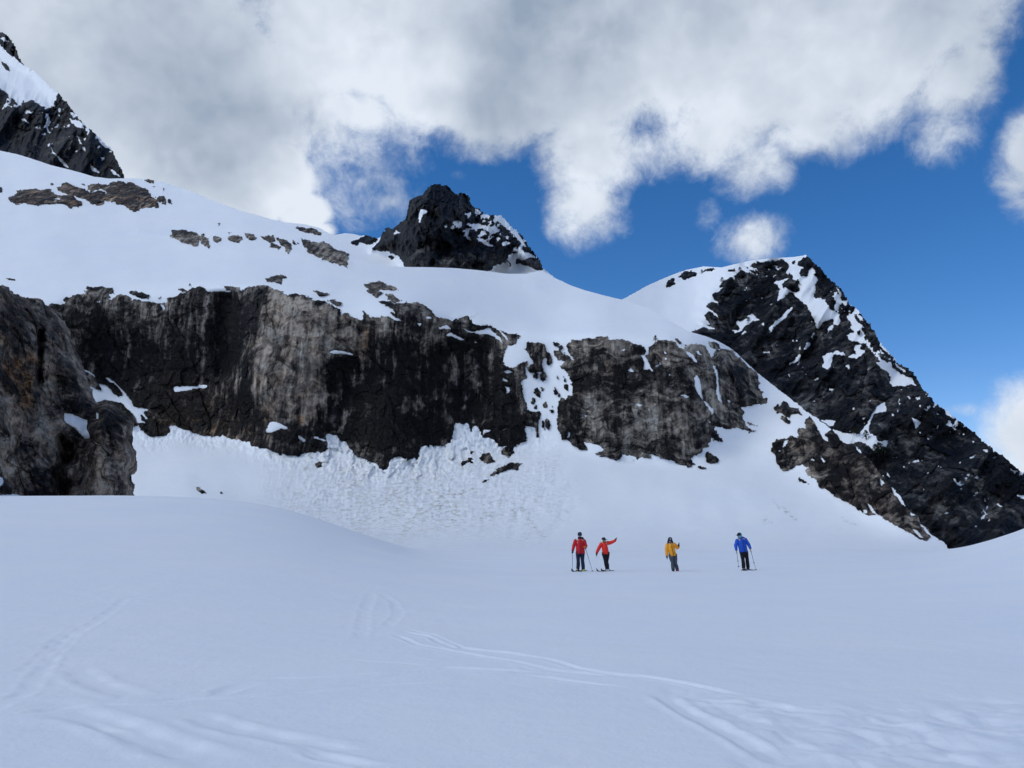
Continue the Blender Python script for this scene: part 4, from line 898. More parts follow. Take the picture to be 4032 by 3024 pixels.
def build_snowfield():
    az = np.concatenate([np.radians(np.arange(-180, -44, 4.0)), np.arange(math.radians(-42), math.radians(42), 5.6/FPX), np.radians(np.arange(44, 180, 4.0))]).astype(np.float32)
    r = [.6, 1, 1.6, 2.4, 3.2, 4, 4.6, 5.1]
    while r[-1] < 26: r.append(r[-1]*1.0042)
    while r[-1] < 260: r.append(r[-1]*1.013)
    while r[-1] < 6000: r.append(r[-1]*1.35)
    r = np.array(r, np.float32)
    A, R = np.meshgrid(az, r)
    x, y = R*np.sin(A), R*np.cos(A)
    z = gbase(x, y)
    near = (R < 60) & (np.abs(A) < .9)
    dz = np.zeros_like(z); dz[near] = gtracks(x[near], y[near])
    t = np.where(y > .5, (z-CAMZ)/np.maximum(y, .5), -9.)
    el = np.arctan(t)-PITCH; vv = CY-FPX*np.tan(np.clip(el, -1.2, 1.2)); uu = CX+FPX*x/np.maximum(y, .5)*(math.cos(PITCH)+0*z)
    tr = soft(TRAMPLE, uu.astype(np.float32), vv.astype(np.float32), 60)*near
    c1, e1 = cells(x/.55, y/.55, 0*x, 920); bmp = fbm(x/.5, y/.5, 0, 3, 921)
    dz += tr*(bmp*.034-np.exp(-(e1/.2)**2)*.018)
    z = z+dz
    n = len(az); rows = len(r)
    vid = np.arange(n*rows).reshape(rows, n)
    a = vid[:-1, :]; b = vid[1:, :]
    fc = np.stack([a, np.roll(a, -1, 1), np.roll(b, -1, 1), b], -1).reshape(-1, 4)
    V = np.stack([x, y, z], -1).reshape(-1, 3)
    # close the middle under the camera
    V = np.concatenate([V, [[0, 0, float(z[0].mean())]]]); ctr = len(V)-1
    me = mesh_np('snowfield', V, fc[:, ::-1], M_SNOW, True, {'dirt': np.zeros(len(V))})
    bm = bmesh.new(); bm.from_mesh(me); bm.verts.ensure_lookup_table()
    for i in range(n):
        f = bm.faces.new((bm.verts[ctr], bm.verts[int(vid[0, (i+1) % n])], bm.verts[int(vid[0, i])])); f.smooth = True
    bmesh.ops.recalc_face_normals(bm, faces=bm.faces)
    bm.to_mesh(me); bm.free()
    o = link('snowfield', me); tag(o, 'wide blue grey snowfield in the foreground with faint ski tracks', None, None, 'structure')
    return o
build_snowfield()

# ================================================================== people
class MB:
    """collects lofted tubes, boxes and blobs into one mesh"""
    def __init__(s): s.v = []; s.f = []
    def ring(s, c, ax, ay, rx, ry, seg):
        i0 = len(s.v)
        for k in range(seg):
            a = 2*math.pi*k/seg
            s.v.append(tuple(Vector(c)+Vector(ax)*rx*math.cos(a)+Vector(ay)*ry*math.sin(a)))
        return i0
    def loft(s, pts, rad, seg=12, cap=True, up=None):
        """pts list of 3-vectors, rad list of r or (rx, ry); up fixes the second axis"""
        pts = [Vector(p) for p in pts]; idx = []
        ref = Vector(up) if up else None
        for i, p in enumerate(pts):
            d = (pts[min(i+1, len(pts)-1)]-pts[max(i-1, 0)]).normalized()
            if ref is None: ref = Vector((0, 1, 0)) if abs(d.y) < .9 else Vector((1, 0, 0))
            ax = d.cross(ref).normalized(); ay = ax.cross(d).normalized()
            if not up: ref = ay
            r = rad[i]; rx, ry = (r, r) if not isinstance(r, tuple) else r
            idx.append(s.ring(p, ax, ay, rx, ry, seg))
        for a, b in zip(idx, idx[1:]):
            for k in range(seg):
                k2 = (k+1) % seg
                s.f.append((a+k, a+k2, b+k2, b+k))
        if cap:
            s.f.append(tuple(idx[0]+k for k in range(seg))[::-1]); s.f.append(tuple(idx[-1]+k for k in range(seg)))
    def blob(s, c, rx, ry, rz, seg=14, rings=9, lo=-1., hi=1.):
        pts, rad = [], []
        for i in range(rings+1):
            h = lo+(hi-lo)*i/rings
            k = math.sqrt(max(0.0004, 1-h*h))
            pts.append((c[0], c[1], c[2]+h*rz)); rad.append((rx*k, ry*k))
        s.loft(pts, rad, seg, True, up=(0, 1, 0))
    def build(s, name, mat, parent=None, smooth=True, noise=0.0, seed=0):
        me = bpy.data.meshes.new(name); me.from_pydata(s.v, [], s.f); me.validate(); me.update()
        if noise:
            n = len(me.vertices); co = np.empty(n*3, np.float32); me.vertices.foreach_get('co', co); co = co.reshape(-1, 3)
            nx = np.stack([fbm(co[:, 0]*11, co[:, 1]*11, co[:, 2]*9, 2, seed+k) for k in range(3)], 1)
            me.vertices.foreach_set('co', (co+nx*noise).astype(np.float32).ravel())
        bm = bmesh.new(); bm.from_mesh(me); bmesh.ops.recalc_face_normals(bm, faces=bm.faces); bm.to_mesh(me); bm.free()
        for p in me.polygons: p.use_smooth = smooth
        me.materials.append(mat)
        return link(name, me, parent)

SKIN = plain('skin', (.55, .34, .26), .55, .3)
def skinned(name, verts, edges, radii, mat, root):
    me = bpy.data.meshes.new(name+'_skeleton'); me.from_pydata(verts, edges, [])
    o = bpy.data.objects.new(name, me); COL.objects.link(o)
    o.modifiers.new('skin', 'SKIN'); o.modifiers.new('sub', 'SUBSURF').levels = 2
    sv = me.skin_vertices[0].data
    for i, r in enumerate(radii):
        sv[i].radius = (r, r) if not isinstance(r, tuple) else r
        sv[i].use_root = (i == root)
    dg = bpy.context.evaluated_depsgraph_get()
    m2 = bpy.data.meshes.new_from_object(o.evaluated_get(dg))
    o.modifiers.clear(); o.data = m2; m2.name = name
    m2.materials.clear(); m2.materials.append(mat)
    for p in m2.polygons: p.use_smooth = True
    return o

def hand_chains(wr, hd, side_up, spread, curl, V, E, Rr, at):
    """palm plus five fingers growing from vertex index at (wrist); hd = unit direction of the hand"""
    hd = Vector(hd).normalized(); up = Vector(side_up).normalized(); nrm = hd.cross(up).normalized()
    wr = Vector(wr)
    palm = wr+hd*.055; pi = len(V); V.append(tuple(palm)); E.append((at, pi)); Rr.append((.034, .018))
    tips = []
    for k, (off, ln) in enumerate(((-.030, .062), (-.010, .074), (.010, .078), (.030, .070))):
        b = palm+up*off+hd*.032; d1 = (hd+up*off*spread).normalized(); d2 = (d1*math.cos(curl)+nrm*math.sin(curl)).normalized(); d3 = (d1*math.cos(2*curl)+nrm*math.sin(2*curl)).normalized()
        i = len(V); V.extend([tuple(b), tuple(b+d1*ln*.5), tuple(b+d1*ln*.5+d2*ln*.35), tuple(b+d1*ln*.5+d2*ln*.35+d3*ln*.25)])
        E.extend([(pi, i), (i, i+1), (i+1, i+2), (i+2, i+3)]); Rr.extend([.010, .0095, .009, .008])
    b = wr+hd*.03+up*.030; d = (hd*.6+up*.8).normalized(); i = len(V)
    V.extend([tuple(b), tuple(b+d*.035), tuple(b+d*.03+hd*.03+up*.012)]); E.extend([(at, i), (i, i+1), (i+1, i+2)]); Rr.extend([.013, .011, .009])

def person(label, u, v_feet, y, J, cs, look, build):
    """J: joints as (x, height, depth) in metres, viewer's axes; feet at height 0"""
    t, Y = tanel(v_feet)
    x = (u-CX)/FPX/Y*y
    z = float(ground(np.array([x]), np.array([y]))[0])
    g = {k: Vector((a[0], a[2] if len(a) > 2 else 0.0, a[1])) for k, a in J.items()}
    V, E, R = [], [], []
    def add(p, r, par=None):
        V.append(tuple(p)); R.append(r)
        if par is not None: E.append((par, len(V)-1))
        return len(V)-1
    hip = (g['hl']+g['hr'])*.5
    root = add(hip+Vector((0, 0, .04)), (.145, .105))
    ch = add((hip*.45+(g['sl']+g['sr'])*.275)+Vector((0, 0, -.02)), (.13, .10), root)
    nk0 = add((g['sl']+g['sr'])*.5+Vector((0, 0, .0)), (.12, .085), ch)
    nk = add(g['head']*.35+((g['sl']+g['sr'])*.5)*.65+Vector((0, 0, .01)), .058, nk0)
    jaw = add(g['head']+Vector((0, 0, -.075)), (.062, .07), nk)
    hd = add(g['head'], (.076, .092), jaw); add(g['head']+Vector((0, 0, .085)), (.058, .07), hd)
    lk = Vector((look[0], look[1], 0)).normalized()
    no = add(g['head']+lk*.085+Vector((0, 0, -.01)), .02, hd); add(g['head']+lk*.108+Vector((0, 0, -.028)), .012, no)
    for s in ('l', 'r'):
        a = add(g['s'+s], .062, nk0); b = add(g['e'+s], .042, a); c = add(g['w'+s], .027, b)
        hdv = g['h_'+s]-g['w'+s] if 'h_'+s in g else (g['w'+s]-g['e'+s])
        upv = Vector((0, -1, .2)) if abs(hdv.normalized().y) < .8 else Vector((1, 0, 0))
        hand_chains(g['w'+s], hdv, upv, build.get('spread_'+s, 6.), build.get('curl_'+s, .25), V, E, R, c)
        h = add(g['h'+s]+Vector((0, 0, -.02)), .088, root); k = add(g['k'+s], .058, h); an = add(g['a'+s], .04, k)
        ft = g.get('f'+s, g['a'+s]+Vector((lk.x*.05, -.12, -.06))); m = add((g['a'+s]+ft)*.5+Vector((0, 0, -.03)), .038, an); add(ft, .032, m)
    body = skinned('person', V, E, R, SKIN, root)
    body.location = (x, y, z)
    tag(body, label, 'person', 'people on skis and snowshoes')
    # ---- clothes
    jm, tm, bm_, gm = cs['jacket'], cs['trousers'], cs['boots'], cs['gloves']
    hem = J['hem']; hc = Vector((hem[0], hem[2] if len(hem) > 2 else 0, hem[1])); hw = hem[3]
    sc = (g['sl']+g['sr'])*.5; sw = (g['sr']-g['sl']).length*.5
    jk = MB()
    tor = [hc, hc*.75+sc*.25, hc*.4+sc*.6+Vector((0, 0, -.03)), sc+Vector((0, 0, -.10)), sc+Vector((0, 0, -.015)), sc*.75+g['head']*.25+Vector((0, 0, .0)), sc*.55+g['head']*.45]
    jk.loft(tor, [(hw, .155), (hw*.98, .165), (hw*.97, .165), (sw*1.02, .16), (sw*.86, .135), (.095, .095), (.078, .085)], 18, True, up=(0, 1, 0))
    for s in ('l', 'r'):
        d = (g['w'+s]-g['e'+s]).normalized()
        a, e, w = g['s'+s], g['e'+s], g['w'+s]
        inn = a*.8+sc*.2
        jk.loft([inn, a*.93+e*.07, a*.5+e*.5, a*.08+e*.92, e*.55+w*.45, w-d*.02, w+d*.015], [.095, .10, .088, .084, .074, .062, .056], 12)
    jo = jk.build('jacket', jm, body, True, .011, 5)
    if 'hood' in cs:
        hb = MB(); c = sc*.6+g['head']*.4+Vector((cs['hood'][1], .07, .0)); hb.blob(c, .15, .10, .095, 14, 8); hb.build('hood', cs['hood'][0], body, True, .01, 9)
    if 'zip' in cs:
        zb = MB(); top = sc+Vector((0, -.15, -.02)); bot = hc+Vector((0, -.168, .0)); mid = (top+bot)*.5+Vector((0, -.035, 0))
        zb.loft([bot, bot*.7+mid*.3, mid, top*.6+mid*.4, top], [.009]*5, 6); zb.build('zipper', cs['zip'], body)
    tr = MB()
    for s in ('l', 'r'):
        h, k, a = g['h'+s], g['k'+s], g['a'+s]
        d = (a-k).normalized()
        tr.loft([h+Vector((0, 0, .10)), h, h*.5+k*.5, k+Vector((0, 0, .03)), k-Vector((0, 0, .05)), k*.45+a*.55, a-d*.02, a+d*.03], [.112, .115, .10, .084, .082, .088, .085, .082], 12)
    tr.loft([(g['hl']+g['hr'])*.5+Vector((0, 0, -.06)), (g['hl']+g['hr'])*.5+Vector((0, 0, .05)), hc+Vector((0, 0, .05))], [(.12, .11), (hw*.86, .135), (hw*.9, .145)], 14, True, up=(0, 1, 0))
    tr.build('trousers', tm, body, True, .015, 8)
    for s in ('l', 'r'):
        a = g['a'+s]; ft = g.get('f'+s, Vector((a.x+lk.x*.05, a.y-.14, .03)))
        bo = MB(); q = Vector((ft.x-a.x, ft.y-a.y, 0)).normalized()
        hz = min(a.z, ft.z+.09)
        bo.loft([a+Vector((0, 0, .06)), a+Vector((0, 0, -.02)), Vector((a.x, a.y, a.z-.06))-q*.03], [.066, .064, .062], 10)
        base = Vector((a.x, a.y, ft.z+.015))
        bo.loft([base-q*.09+Vector((0, 0, .02)), base-q*.04+Vector((0, 0, .015)), base+q*.06+Vector((0, 0, .01)), base+q*.15, base+q*.20-Vector((0, 0, .005))], [(.045, .045), (.055, .06), (.056, .052), (.052, .04), (.03, .025)], 10)
        bo.build('boot', bm_ if not isinstance(bm_, tuple) else bm_[0 if s == 'l' else 1], body)
        # gloves: cuff and thicker fingers over the hand
        w = g['w'+s]; hv = (g['h_'+s]-w if 'h_'+s in g else w-g['e'+s]).normalized()
        gmm = gm if not isinstance(gm, tuple) else gm[0 if s == 'l' else 1]
        if gmm is not None:
            gl = MB(); upv = Vector((0, -1, .2)).normalized() if abs(hv.y) < .8 else Vector((1, 0, 0)); nr = hv.cross(upv).normalized()
            gl.loft([w-hv*.03, w+hv*.02, w+hv*.06, w+hv*.095], [.045, .042, (.046, .028), (.046, .024)], 10, True, up=tuple(upv))
            cu = build.get('curl_'+s, .25)
            for off, ln in ((-.032, .066), (-.011, .08), (.011, .084), (.032, .074)):
                b = w+hv*.088+upv*off; d1 = (hv+upv*off*build.get('spread_'+s, 6.)).normalized(); d2 = (d1*math.cos(cu)+nr*math.sin(cu)); d3 = (d1*math.cos(2*cu)+nr*math.sin(2*cu))
                gl.loft([b, b+d1*ln*.5, b+d1*ln*.5+d2*ln*.35, b+d1*ln*.5+d2*ln*.35+d3*ln*.25], [.0145, .014, .013, .009], 7)
            b = w+hv*.03+upv*.035; d = (hv*.6+upv*.8).normalized(); gl.loft([b, b+d*.04, b+d*.035+hv*.035+upv*.012], [.018, .016, .012], 7)
            gl.build('glove', gmm, body)
    # ---- head wear
    H = g['head']; side = Vector((-lk.y, lk.x, 0))
    if 'hat' in cs:
        hm, kind = cs['hat']
        hb = MB()
        if kind == 'beanie':
            hb.loft([H+Vector((0, 0, .0)), H+Vector((0, 0, .05)), H+Vector((0, 0, .12)), H+Vector((0, 0, .165)), H+Vector((0, 0, .18))], [(.102, .112), (.105, .115), (.098, .108), (.07, .08), (.02, .02)], 14, True, up=(0, 1, 0))
        else:
            hb.loft([H+Vector((0, 0, .025)), H+Vector((0, 0, .07)), H+Vector((0, 0, .125)), H+Vector((0, 0, .15))], [(.10, .11), (.10, .11), (.078, .088), (.02, .02)], 14, True, up=(0, 1, 0))
        ho = hb.build('cap', hm, body)
        if kind == 'cap':
            vb = MB(); c = H+lk*.10+Vector((0, 0, .045)); vb.loft([c, c+lk*.05+Vector((0, 0, .002)), c+lk*.105-Vector((0, 0, .012))], [(.085, .009), (.078, .008), (.04, .006)], 12, True, up=(0, 0, 1)); vb.build('visor', hm, ho)
        if cs.get('hatmark'):
            mb = MB(); c = H+lk*.108+Vector((0, 0, .085)); mb.loft([c-side*.0, c+lk*.004], [(.022, .03), (.022, .03)], 8, True, up=(0, 0, 1)); mb.build('emblem', cs['hatmark'], ho)
    gb = MB()
    for sg in (-1, 1):
        c = H+lk*.088+side*sg*.036+Vector((0, 0, .014)); gb.loft([c, c+lk*.012], [(.032, .02), (.026, .016)], 10, True, up=(0, 0, 1))
    gb.loft([H+side*.085+Vector((0, 0, .02)), H+lk*.088+side*.05+Vector((0, 0, .018)), H+lk*.094+Vector((0, 0, .018)), H+lk*.088-side*.05+Vector((0, 0, .018)), H-side*.085+Vector((0, 0, .02))], [.006]*5, 6)
    gb.build('sunglasses', plain('dark_lens', (.01, .01, .012), .2, .5), body)
    if 'beard' in cs:
        bb = MB(); c = H+lk*.045+Vector((0, 0, -.085)); bb.blob(c, .066, .066, .06, 12, 8); bb.build('beard', cs['beard'], body, True, .006, 3)
    if 'hair' in cs:
        hb = MB()
        for sg in (-1, 1): hb.loft([H+side*sg*.085+Vector((0, 0, .05)), H+side*sg*.11+Vector((0, .02, -.05)), H+side*sg*.12+Vector((0, 0, -.15)), H+side*sg*.09+lk*.06+Vector((0, 0, -.21))], [.03, .036, .034, .014], 9)
        hb.blob(H-lk*.03+Vector((0, 0, -.02)), .098, .105, .13, 12, 8); hb.build('hair', cs['hair'], body, True, .008, 4)
    if 'buff' in cs:
        nb = MB(); nb.loft([H*.45+sc*.55, H*.8+sc*.2, H+Vector((0, 0, -.085))], [.10, .088, .075], 12); nb.build('neck_warmer', cs['buff'], body, True, .008, 7)
    if 'headscarf' in cs:
        hb = MB(); hb.loft([H-lk*.03+Vector((0, 0, -.14)), H-lk*.035+Vector((0, 0, -.06)), H-lk*.03+Vector((0, 0, .03)), H-lk*.025+Vector((0, 0, .10)), H-lk*.02+Vector((0, 0, .15)), H-lk*.02+Vector((0, 0, .165))], [.085, .108, .115, .10, .06, .01], 14); hb.build('headscarf', cs['headscarf'], body, True, .006, 2)
    for nm, dx, dz, w, h, m in cs.get('marks', ()):
        mb = MB(); c = sc+Vector((dx, -.17, dz)); mb.loft([c, c+Vector((0, -.012, 0))], [(w, h), (w*.9, h*.9)], 8, True, up=(0, 0, 1)); mb.build(nm, m, body)
    return body, g, Vector((x, y, z))

def pole(label, top, tip, z0, clamp=None):
    """ski pole standing in the snow: grip, shaft, basket"""
    top, tip = Vector(top), Vector(tip); d = (tip-top).normalized()
    e = bpy.data.objects.new('ski_pole', None); COL.objects.link(e); e.location = tip
    tag(e, label, 'ski pole', 'ski poles')
    top = top-tip; tp = Vector((0, 0, 0))
    m = plain('pole_shaft', (.05, .07, .09), .4, .5); k = plain('black_rubber', (.012, .012, .014), .7)
    b = MB(); b.loft([top+d*.1, top*.5, tp], [.011, .010, .007], 8); b.build('shaft', m, e)
    b = MB(); b.loft([top-d*.03, top-d*.02, top+d*.03, top+d*.12, top+d*.14], [.018, .022, .017, .019, .012], 10); b.build('grip', k, e)
    c = tp-d*.07; b = MB(); b.loft([c-d*.012, c, c+d*.012], [.016, .052, .05], 12); b.build('basket', k, e)
    if clamp:
        c = top*(1-clamp); b = MB(); b.loft([c-d*.03, c, c+d*.03], [.016, .024, .016], 8); b.build('clamp', k, e)
    return e
def ski(label, c, heading, ln, col, z, tilt=0.0):
    """one ski lying on the snow: shaped board with turned-up tip and a binding"""
    e = bpy.data.objects.new('ski', None); COL.objects.link(e); e.location = (c[0], c[1], z); e.rotation_euler = (0, tilt, heading); tag(e, label, 'ski', 'skis')
    b = MB(); P, R = [], []
    for i in range(17):
        s = i/16; xx = -ln*.45+ln*s
        zz = .018+.012*math.sin(s*math.pi)+(.0 if s < .86 else .14*((s-.86)/.14)**2)
        ww = .047+.014*(2*s-1)**2 if s < .93 else .05*math.sqrt(max(.05, 1-((s-.93)/.072)**2))
        P.append((xx, 0, zz)); R.append((ww, .009))
    b.loft(P, R, 8, True, up=(0, 0, 1)); b.build('board', col, e)
    k = plain('binding_metal', (.08, .08, .09), .4, .5)
    for nm, x0 in (('toe_binding', .12), ('heel_binding', -.17)):
        b = MB(); b.loft([(x0-.06, 0, .045), (x0-.03, 0, .055), (x0+.03, 0, .055), (x0+.06, 0, .045)], [(.028, .012), (.036, .022), (.036, .022), (.026, .012)], 8, True, up=(0, 0, 1)); b.build(nm, k, e)
    return e

def jm(scale, cx, gy):
    """converter from enlarged-photo points to metres"""
    return lambda x, y, d=0.0: ((x-cx)*scale, (gy-y)*scale, d)
RED1, RED2 = plain('red_shell', (.56, .012, .022), .55, .3, .3, 40), plain('orange_red_shell', (.80, .03, .016), .55, .3, .3, 40)
YEL, BLU = plain('amber_shell', (.90, .37, .02), .55, .3, .3, 40), plain('blue_shell', (.012, .085, .50), .55, .3, .3, 40)
NAVY, BLK = plain('navy_cloth', (.012, .018, .045), .75), plain('black_cloth', (.008, .008, .012), .8)
GREY = plain('grey_trouser', (.065, .075, .095), .8); DKG = plain('dark_glove', (.02, .024, .035), .7)
LIME = plain('lime_boot', (.52, .50, .06), .45, .4); WHT = plain('white_boot', (.62, .64, .68), .45, .4)
ORG = plain('orange_glove', (.85, .27, .05), .6); TEAL = plain('teal_scarf', (.14, .36, .46), .8); BRN = plain('dark_brown_hair', (.03, .016, .012), .7)
REDB = plain('red_boot', (.32, .05, .07), .5); WMK = plain('white_print', (.75, .75, .76), .6); GRYH = plain('grey_knit', (.10, .11, .14), .85)
# 1 - red jacket, two poles
PY = 38.0; k1 = PY/FPX
c = jm(k1/8.73, 565, 1480)
J1 = dict(head=c(568, 318), sl=c(425, 478), sr=c(705, 478), el=c(352, 665), wl=c(318, 815, -.08), er=c(768, 672, -.02), wr=c(735, 700, -.22), hl=c(500, 900), hr=c(640, 900), kl=c(500, 1130, -.02), kr=c(645, 1130, -.02), al=c(490, 1385), ar=c(662, 1400, -.03), hem=c(582, 905)+(.215,))
J1['h_l'] = c(306, 880, -.14); J1['h_r'] = c(700, 690, -.33); J1['fl'] = c(490, 1470, -.2); J1['fr'] = c(662, 1472, -.22)
b1, g1, o1 = person('person in a dark red jacket and navy beanie standing with two ski poles', 2285, 2249, PY, J1, dict(jacket=RED1, trousers=NAVY, boots=LIME, gloves=(DKG, ORG), hat=(NAVY, 'beanie'), hatmark=GRYH, buff=NAVY, hood=(NAVY, .06), zip=plain('red_zip', (.2, .006, .012), .6), marks=(('emblem', -.13, -.09, .018, .012, WMK), ('emblem', -.105, -.075, .006, .014, WMK))), (-.25, -1), dict(curl_l=1.1, curl_r=1.1))
zg = lambda x, y: float(ground(np.array([x]), np.array([y]))[0])
def wp(o, t): return Vector((o.x+t[0], o.y+t[2], o.z+t[1]))
def gpt(o, t): p = wp(o, t); return Vector((p.x, p.y, zg(p.x, p.y)-.03))
pole('ski pole upright in the right hand of the leftmost red-jacketed person', wp(o1, c(300, 790, -.15)), gpt(o1, c(300, 1470, -.15)), 0)
pole('slanting ski pole planted between the two red-jacketed people', wp(o1, c(722, 690, -.30)), gpt(o1, c(962, 1470, -.3)), 0)
ski('dark ski under the left boot of the leftmost person', (wp(o1, c(470, 1478)).x, o1.y-.05), math.radians(248), 1.7, BLK, zg(o1.x, o1.y)-.004)
ski('dark ski under the lime boot nearer the slanting pole', (wp(o1, c(650, 1478)).x, o1.y+.12), math.radians(252), 1.7, BLK, zg(o1.x, o1.y)-.004)
# 2 - red sweater, arms spread, on one visible ski
c = jm(k1/9.76, 600, 1520)
J2 = dict(head=c(492, 385), sl=c(412, 508), sr=c(620, 492), el=c(295, 690), wl=c(214, 850, -.05), er=c(790, 465), wr=c(930, 385, -.03), hl=c(505, 905), hr=c(620, 890), kl=c(545, 1160, -.04), kr=c(590, 1155, .03), al=c(590, 1420), ar=c(622, 1418, .06), hem=c(560, 892)+(.155,))
J2['h_l'] = c(205, 980, -.05); J2['h_r'] = c(985, 280, -.03); J2['fl'] = c(575, 1512, -.18); J2['fr'] = c(640, 1508, -.1)
b2, g2, o2 = person('bearded person in an orange red top pointing to the right with one arm raised', 2391, 2246, PY+.2, J2, dict(jacket=RED2, trousers=BLK, boots=WHT, gloves=DKG, hat=(plain('grey_black_cap', (.03, .03, .036), .8), 'cap'), beard=BRN, buff=plain('ochre_buff', (.42, .27, .08), .8)), (.8, -.6), dict(curl_r=.15, curl_l=.3))
ski('black ski tip poking out left of the white boots', (wp(o2, c(500, 1515)).x, o2.y), math.radians(236), 1.5, BLK, zg(o2.x, o2.y)-.004)
ski('black ski under the white boots pointing away', (wp(o2, c(640, 1515)).x, o2.y+.10), math.radians(240), 1.5, BLK, zg(o2.x, o2.y)-.004)
# 3 - amber jacket, hand raised
c = jm(k1/10.37, 560, 1530)
J3 = dict(head=c(432, 352), sl=c(310, 500), sr=c(580, 480), el=c(275, 715), wl=c(268, 925, -.03), er=c(735, 640), wr=c(722, 560, -.20), hl=c(440, 940), hr=c(595, 940), kl=c(485, 1210, -.05), kr=c(615, 1200), al=c(500, 1455, -.05), ar=c(680, 1465, .05), hem=c(520, 935)+(.178,))
J3['h_l'] = c(285, 1030, -.03); J3['h_r'] = c(742, 450, -.20); J3['fl'] = c(495, 1522, -.22); J3['fr'] = c(690, 1520, -.12)
DZ = plain('dark_zip', (.03, .015, .01), .6)
b3, g3, o3 = person('person in an amber yellow jacket and grey trousers with one hand raised', 2656, 2247, PY, J3, dict(jacket=YEL, trousers=GREY, boots=(BLK, REDB), gloves=DKG, hat=(NAVY, 'beanie'), hatmark=WMK, hair=BRN, beard=GRYH, zip=DZ, marks=(('emblem', -.10, -.12, .042, .007, DZ), ('emblem', .075, -.10, .012, .012, DZ), ('pocket_flap', -.10, -.40, .05, .008, DZ), ('pocket_flap', .14, -.40, .05, .008, DZ))), (-.1, -1), dict(spread_r=16., curl_r=.1, curl_l=.3))
# 4 - blue jacket with teal head scarf, two poles
c = jm(k1/9.217, 530, 1495)
J4 = dict(head=c(372, 300, -.02), sl=c(300, 455), sr=c(580, 425), el=c(228, 650), wl=c(222, 795, -.12), er=c(700, 610), wr=c(718, 735, -.12), hl=c(440, 890), hr=c(575, 890), kl=c(445, 1160, -.08), kr=c(620, 1140, .04), al=c(452, 1390, -.08), ar=c(650, 1380, .12), hem=c(495, 860)+(.21,))
J4['h_l'] = c(218, 850, -.16); J4['h_r'] = c(718, 790, -.16); J4['fl'] = c(450, 1485, -.28); J4['fr'] = c(640, 1450, -.06)
b4, g4, o4 = person('person in a blue jacket with a teal head covering walking with two poles', 2936, 2253, PY, J4, dict(jacket=BLU, trousers=BLK, boots=BLK, gloves=None, hat=(BLK, 'cap'), headscarf=TEAL, buff=plain('dark_red_buff', (.09, .015, .02), .8), hood=(BLU, .09), zip=plain('navy_zip', (.006, .015, .1), .6)), (-.85, -.5), dict(curl_l=1.1, curl_r=1.1))
pole('lifted trekking pole in the viewer-left hand of the person in blue', wp(o4, c(216, 815, -.18)), wp(o4, c(258, 1410, -.18)), 0, .6)
pole('planted trekking pole at the far right beside the person in blue', wp(o4, c(708, 770, -.18)), gpt(o4, c(862, 1480, -.18)), 0, .62)
def snowshoe(label, c0, heading, z, tilt):
    e = bpy.data.objects.new('snowshoe', None); COL.objects.link(e); e.location = (c0[0], c0[1], z); e.rotation_euler = (tilt, 0, heading); tag(e, label, 'snowshoe', 'snowshoes')
    b = MB(); P = []
    for i in range(17):
        a = 2*math.pi*i/16; P.append((.10*math.sin(a), .30*math.cos(a), .02+.03*max(0, -math.cos(a))**2))
    b.loft(P, [.011]*17, 7, False); b.build('frame', plain('snowshoe_frame', (.03, .03, .035), .5), e)
    b = MB(); b.loft([(0, -.22, .02), (0, 0, .02), (0, .22, .02)], [(.06, .004), (.085, .004), (.055, .004)], 8, True, up=(0, 0, 1)); b.build('deck', BLK, e)
    b = MB(); b.loft([(-.05, -.02, .03), (0, -.02, .10), (.05, -.02, .03)], [(.03, .006)]*3, 6); b.build('strap', BLK, e)
snowshoe('snowshoe flat on the snow under the front boot of the person in blue', (wp(o4, c(450, 1490)).x, o4.y-.15), 0.1, zg(o4.x, o4.y)-.008, 0)
snowshoe('snowshoe tilted under the rear boot of the person in blue', (wp(o4, c(650, 1460)).x, o4.y+.06), 0.9, zg(o4.x, o4.y)+.02, .18)

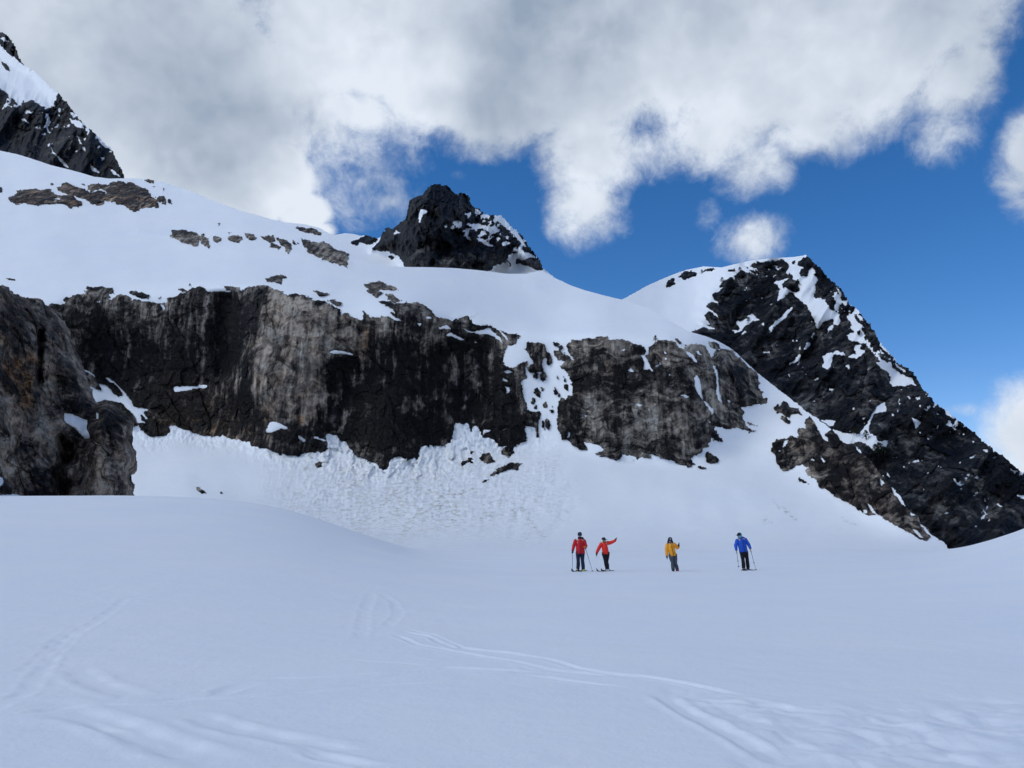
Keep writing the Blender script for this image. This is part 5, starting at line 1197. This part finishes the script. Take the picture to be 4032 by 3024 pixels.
# ================================================================== dwarf shrubs on the rocks
LEAF = plain('dark_needles', (.018, .026, .014), .8, .2, 0, 8, .4); BARK = plain('bark', (.03, .022, .016), .9)
def shrub(u, v, G, hpx, label, seed):
    us, vs, Yb, Yr, Ys = G
    j = int(round((v-vs[0])/(vs[1]-vs[0]))); i = int(round((u-us[0])/(us[1]-us[0])))
    y = float(min(Yr[j, i], Ys[j, i]))*.996; p = place(np.float32(u), np.float32(v), np.float32(y)); h = hpx*y/FPX
    rg = random.Random(seed)
    e = bpy.data.objects.new('shrub', None); COL.objects.link(e); e.location = tuple(float(q) for q in p); tag(e, label, 'shrub', 'dwarf shrubs on the rocks')
    tk = MB()
    for k in range(3): tk.loft([(0, 0, -.1*h), (rg.uniform(-.1, .1)*h, 0, .3*h), (rg.uniform(-.3, .3)*h, rg.uniform(-.1, .1)*h, .8*h)], [.04*h, .03*h, .01*h], 5)
    tk.build('stem', BARK, e)
    lv, lf = [], []
    for k in range(170):
        a = rg.uniform(0, 6.28); zz = rg.random()**.8; rr = (.55*(1-zz)+.12)*h*math.sqrt(rg.random())
        cpt = Vector((rr*math.cos(a), rr*math.sin(a)*.7, zz*h)); d1 = Vector((rg.uniform(-1, 1), rg.uniform(-1, 1), rg.uniform(-.2, 1))).normalized()*h*.10; d2 = d1.cross(Vector((rg.uniform(-1, 1), rg.uniform(-1, 1), rg.uniform(-1, 1)))).normalized()*h*.045
        n0 = len(lv); lv += [tuple(cpt-d1), tuple(cpt+d2), tuple(cpt+d1), tuple(cpt-d2)]; lf.append((n0, n0+1, n0+2, n0+3))
    me = bpy.data.meshes.new('foliage'); me.from_pydata(lv, [], lf); me.update(); me.materials.append(LEAF); link('foliage', me, e)
def o_(c, x, y): q = CROP[c]; return q[0]+x/q[2], q[1]+y/q[2]
SHR = [('E', 1240, 200, G1, 22, 'small dark shrub on the snow lip above the right cliff'), ('A', 1640, 1112, G1, 12, 'tiny dark shrubs above the left cliff edge'),
       ('G', 850, 610, G3, 34, 'dark shrub alone on the snow shelf of the right mountain'), ('G', 760, 570, G3, 30, 'dark shrub at the upper left rim of the snow shelf'), ('G', 970, 740, G3, 46, 'large dark shrub under the right end of the snow shelf'), ('G', 1010, 760, G3, 38, 'dark shrub touching the large one under the snow shelf'),
       ('G', 930, 730, G3, 34, 'dark shrub left of the large one under the snow shelf'), ('F', 690, 258, G3, 18, 'dark shrub on the shoulder left of the right summit'), ('F', 640, 262, G3, 14, 'tiny shrub at the left end of the summit shoulder'), ('F', 535, 350, G3, 20, 'dark shrub on the left rock edge of the right mountain'), ('F', 765, 690, G3, 18, 'small dark tree in the snow patch of the right mountain'), ('F', 1190, 360, G3, 16, 'dark shrub on the rock island in the summit couloir'),
       ('F', 60, 392, G3, 16, 'dark shrub beside the leftmost rock on the snow dome'), ('F', 360, 272, G3, 14, 'dark shrub on the snow dome skyline')]
for n, (cr_, a, b, G, h, lb) in enumerate(SHR):
    u, v = o_(cr_, a, b); shrub(u, v, G, h, lb, 100+n)
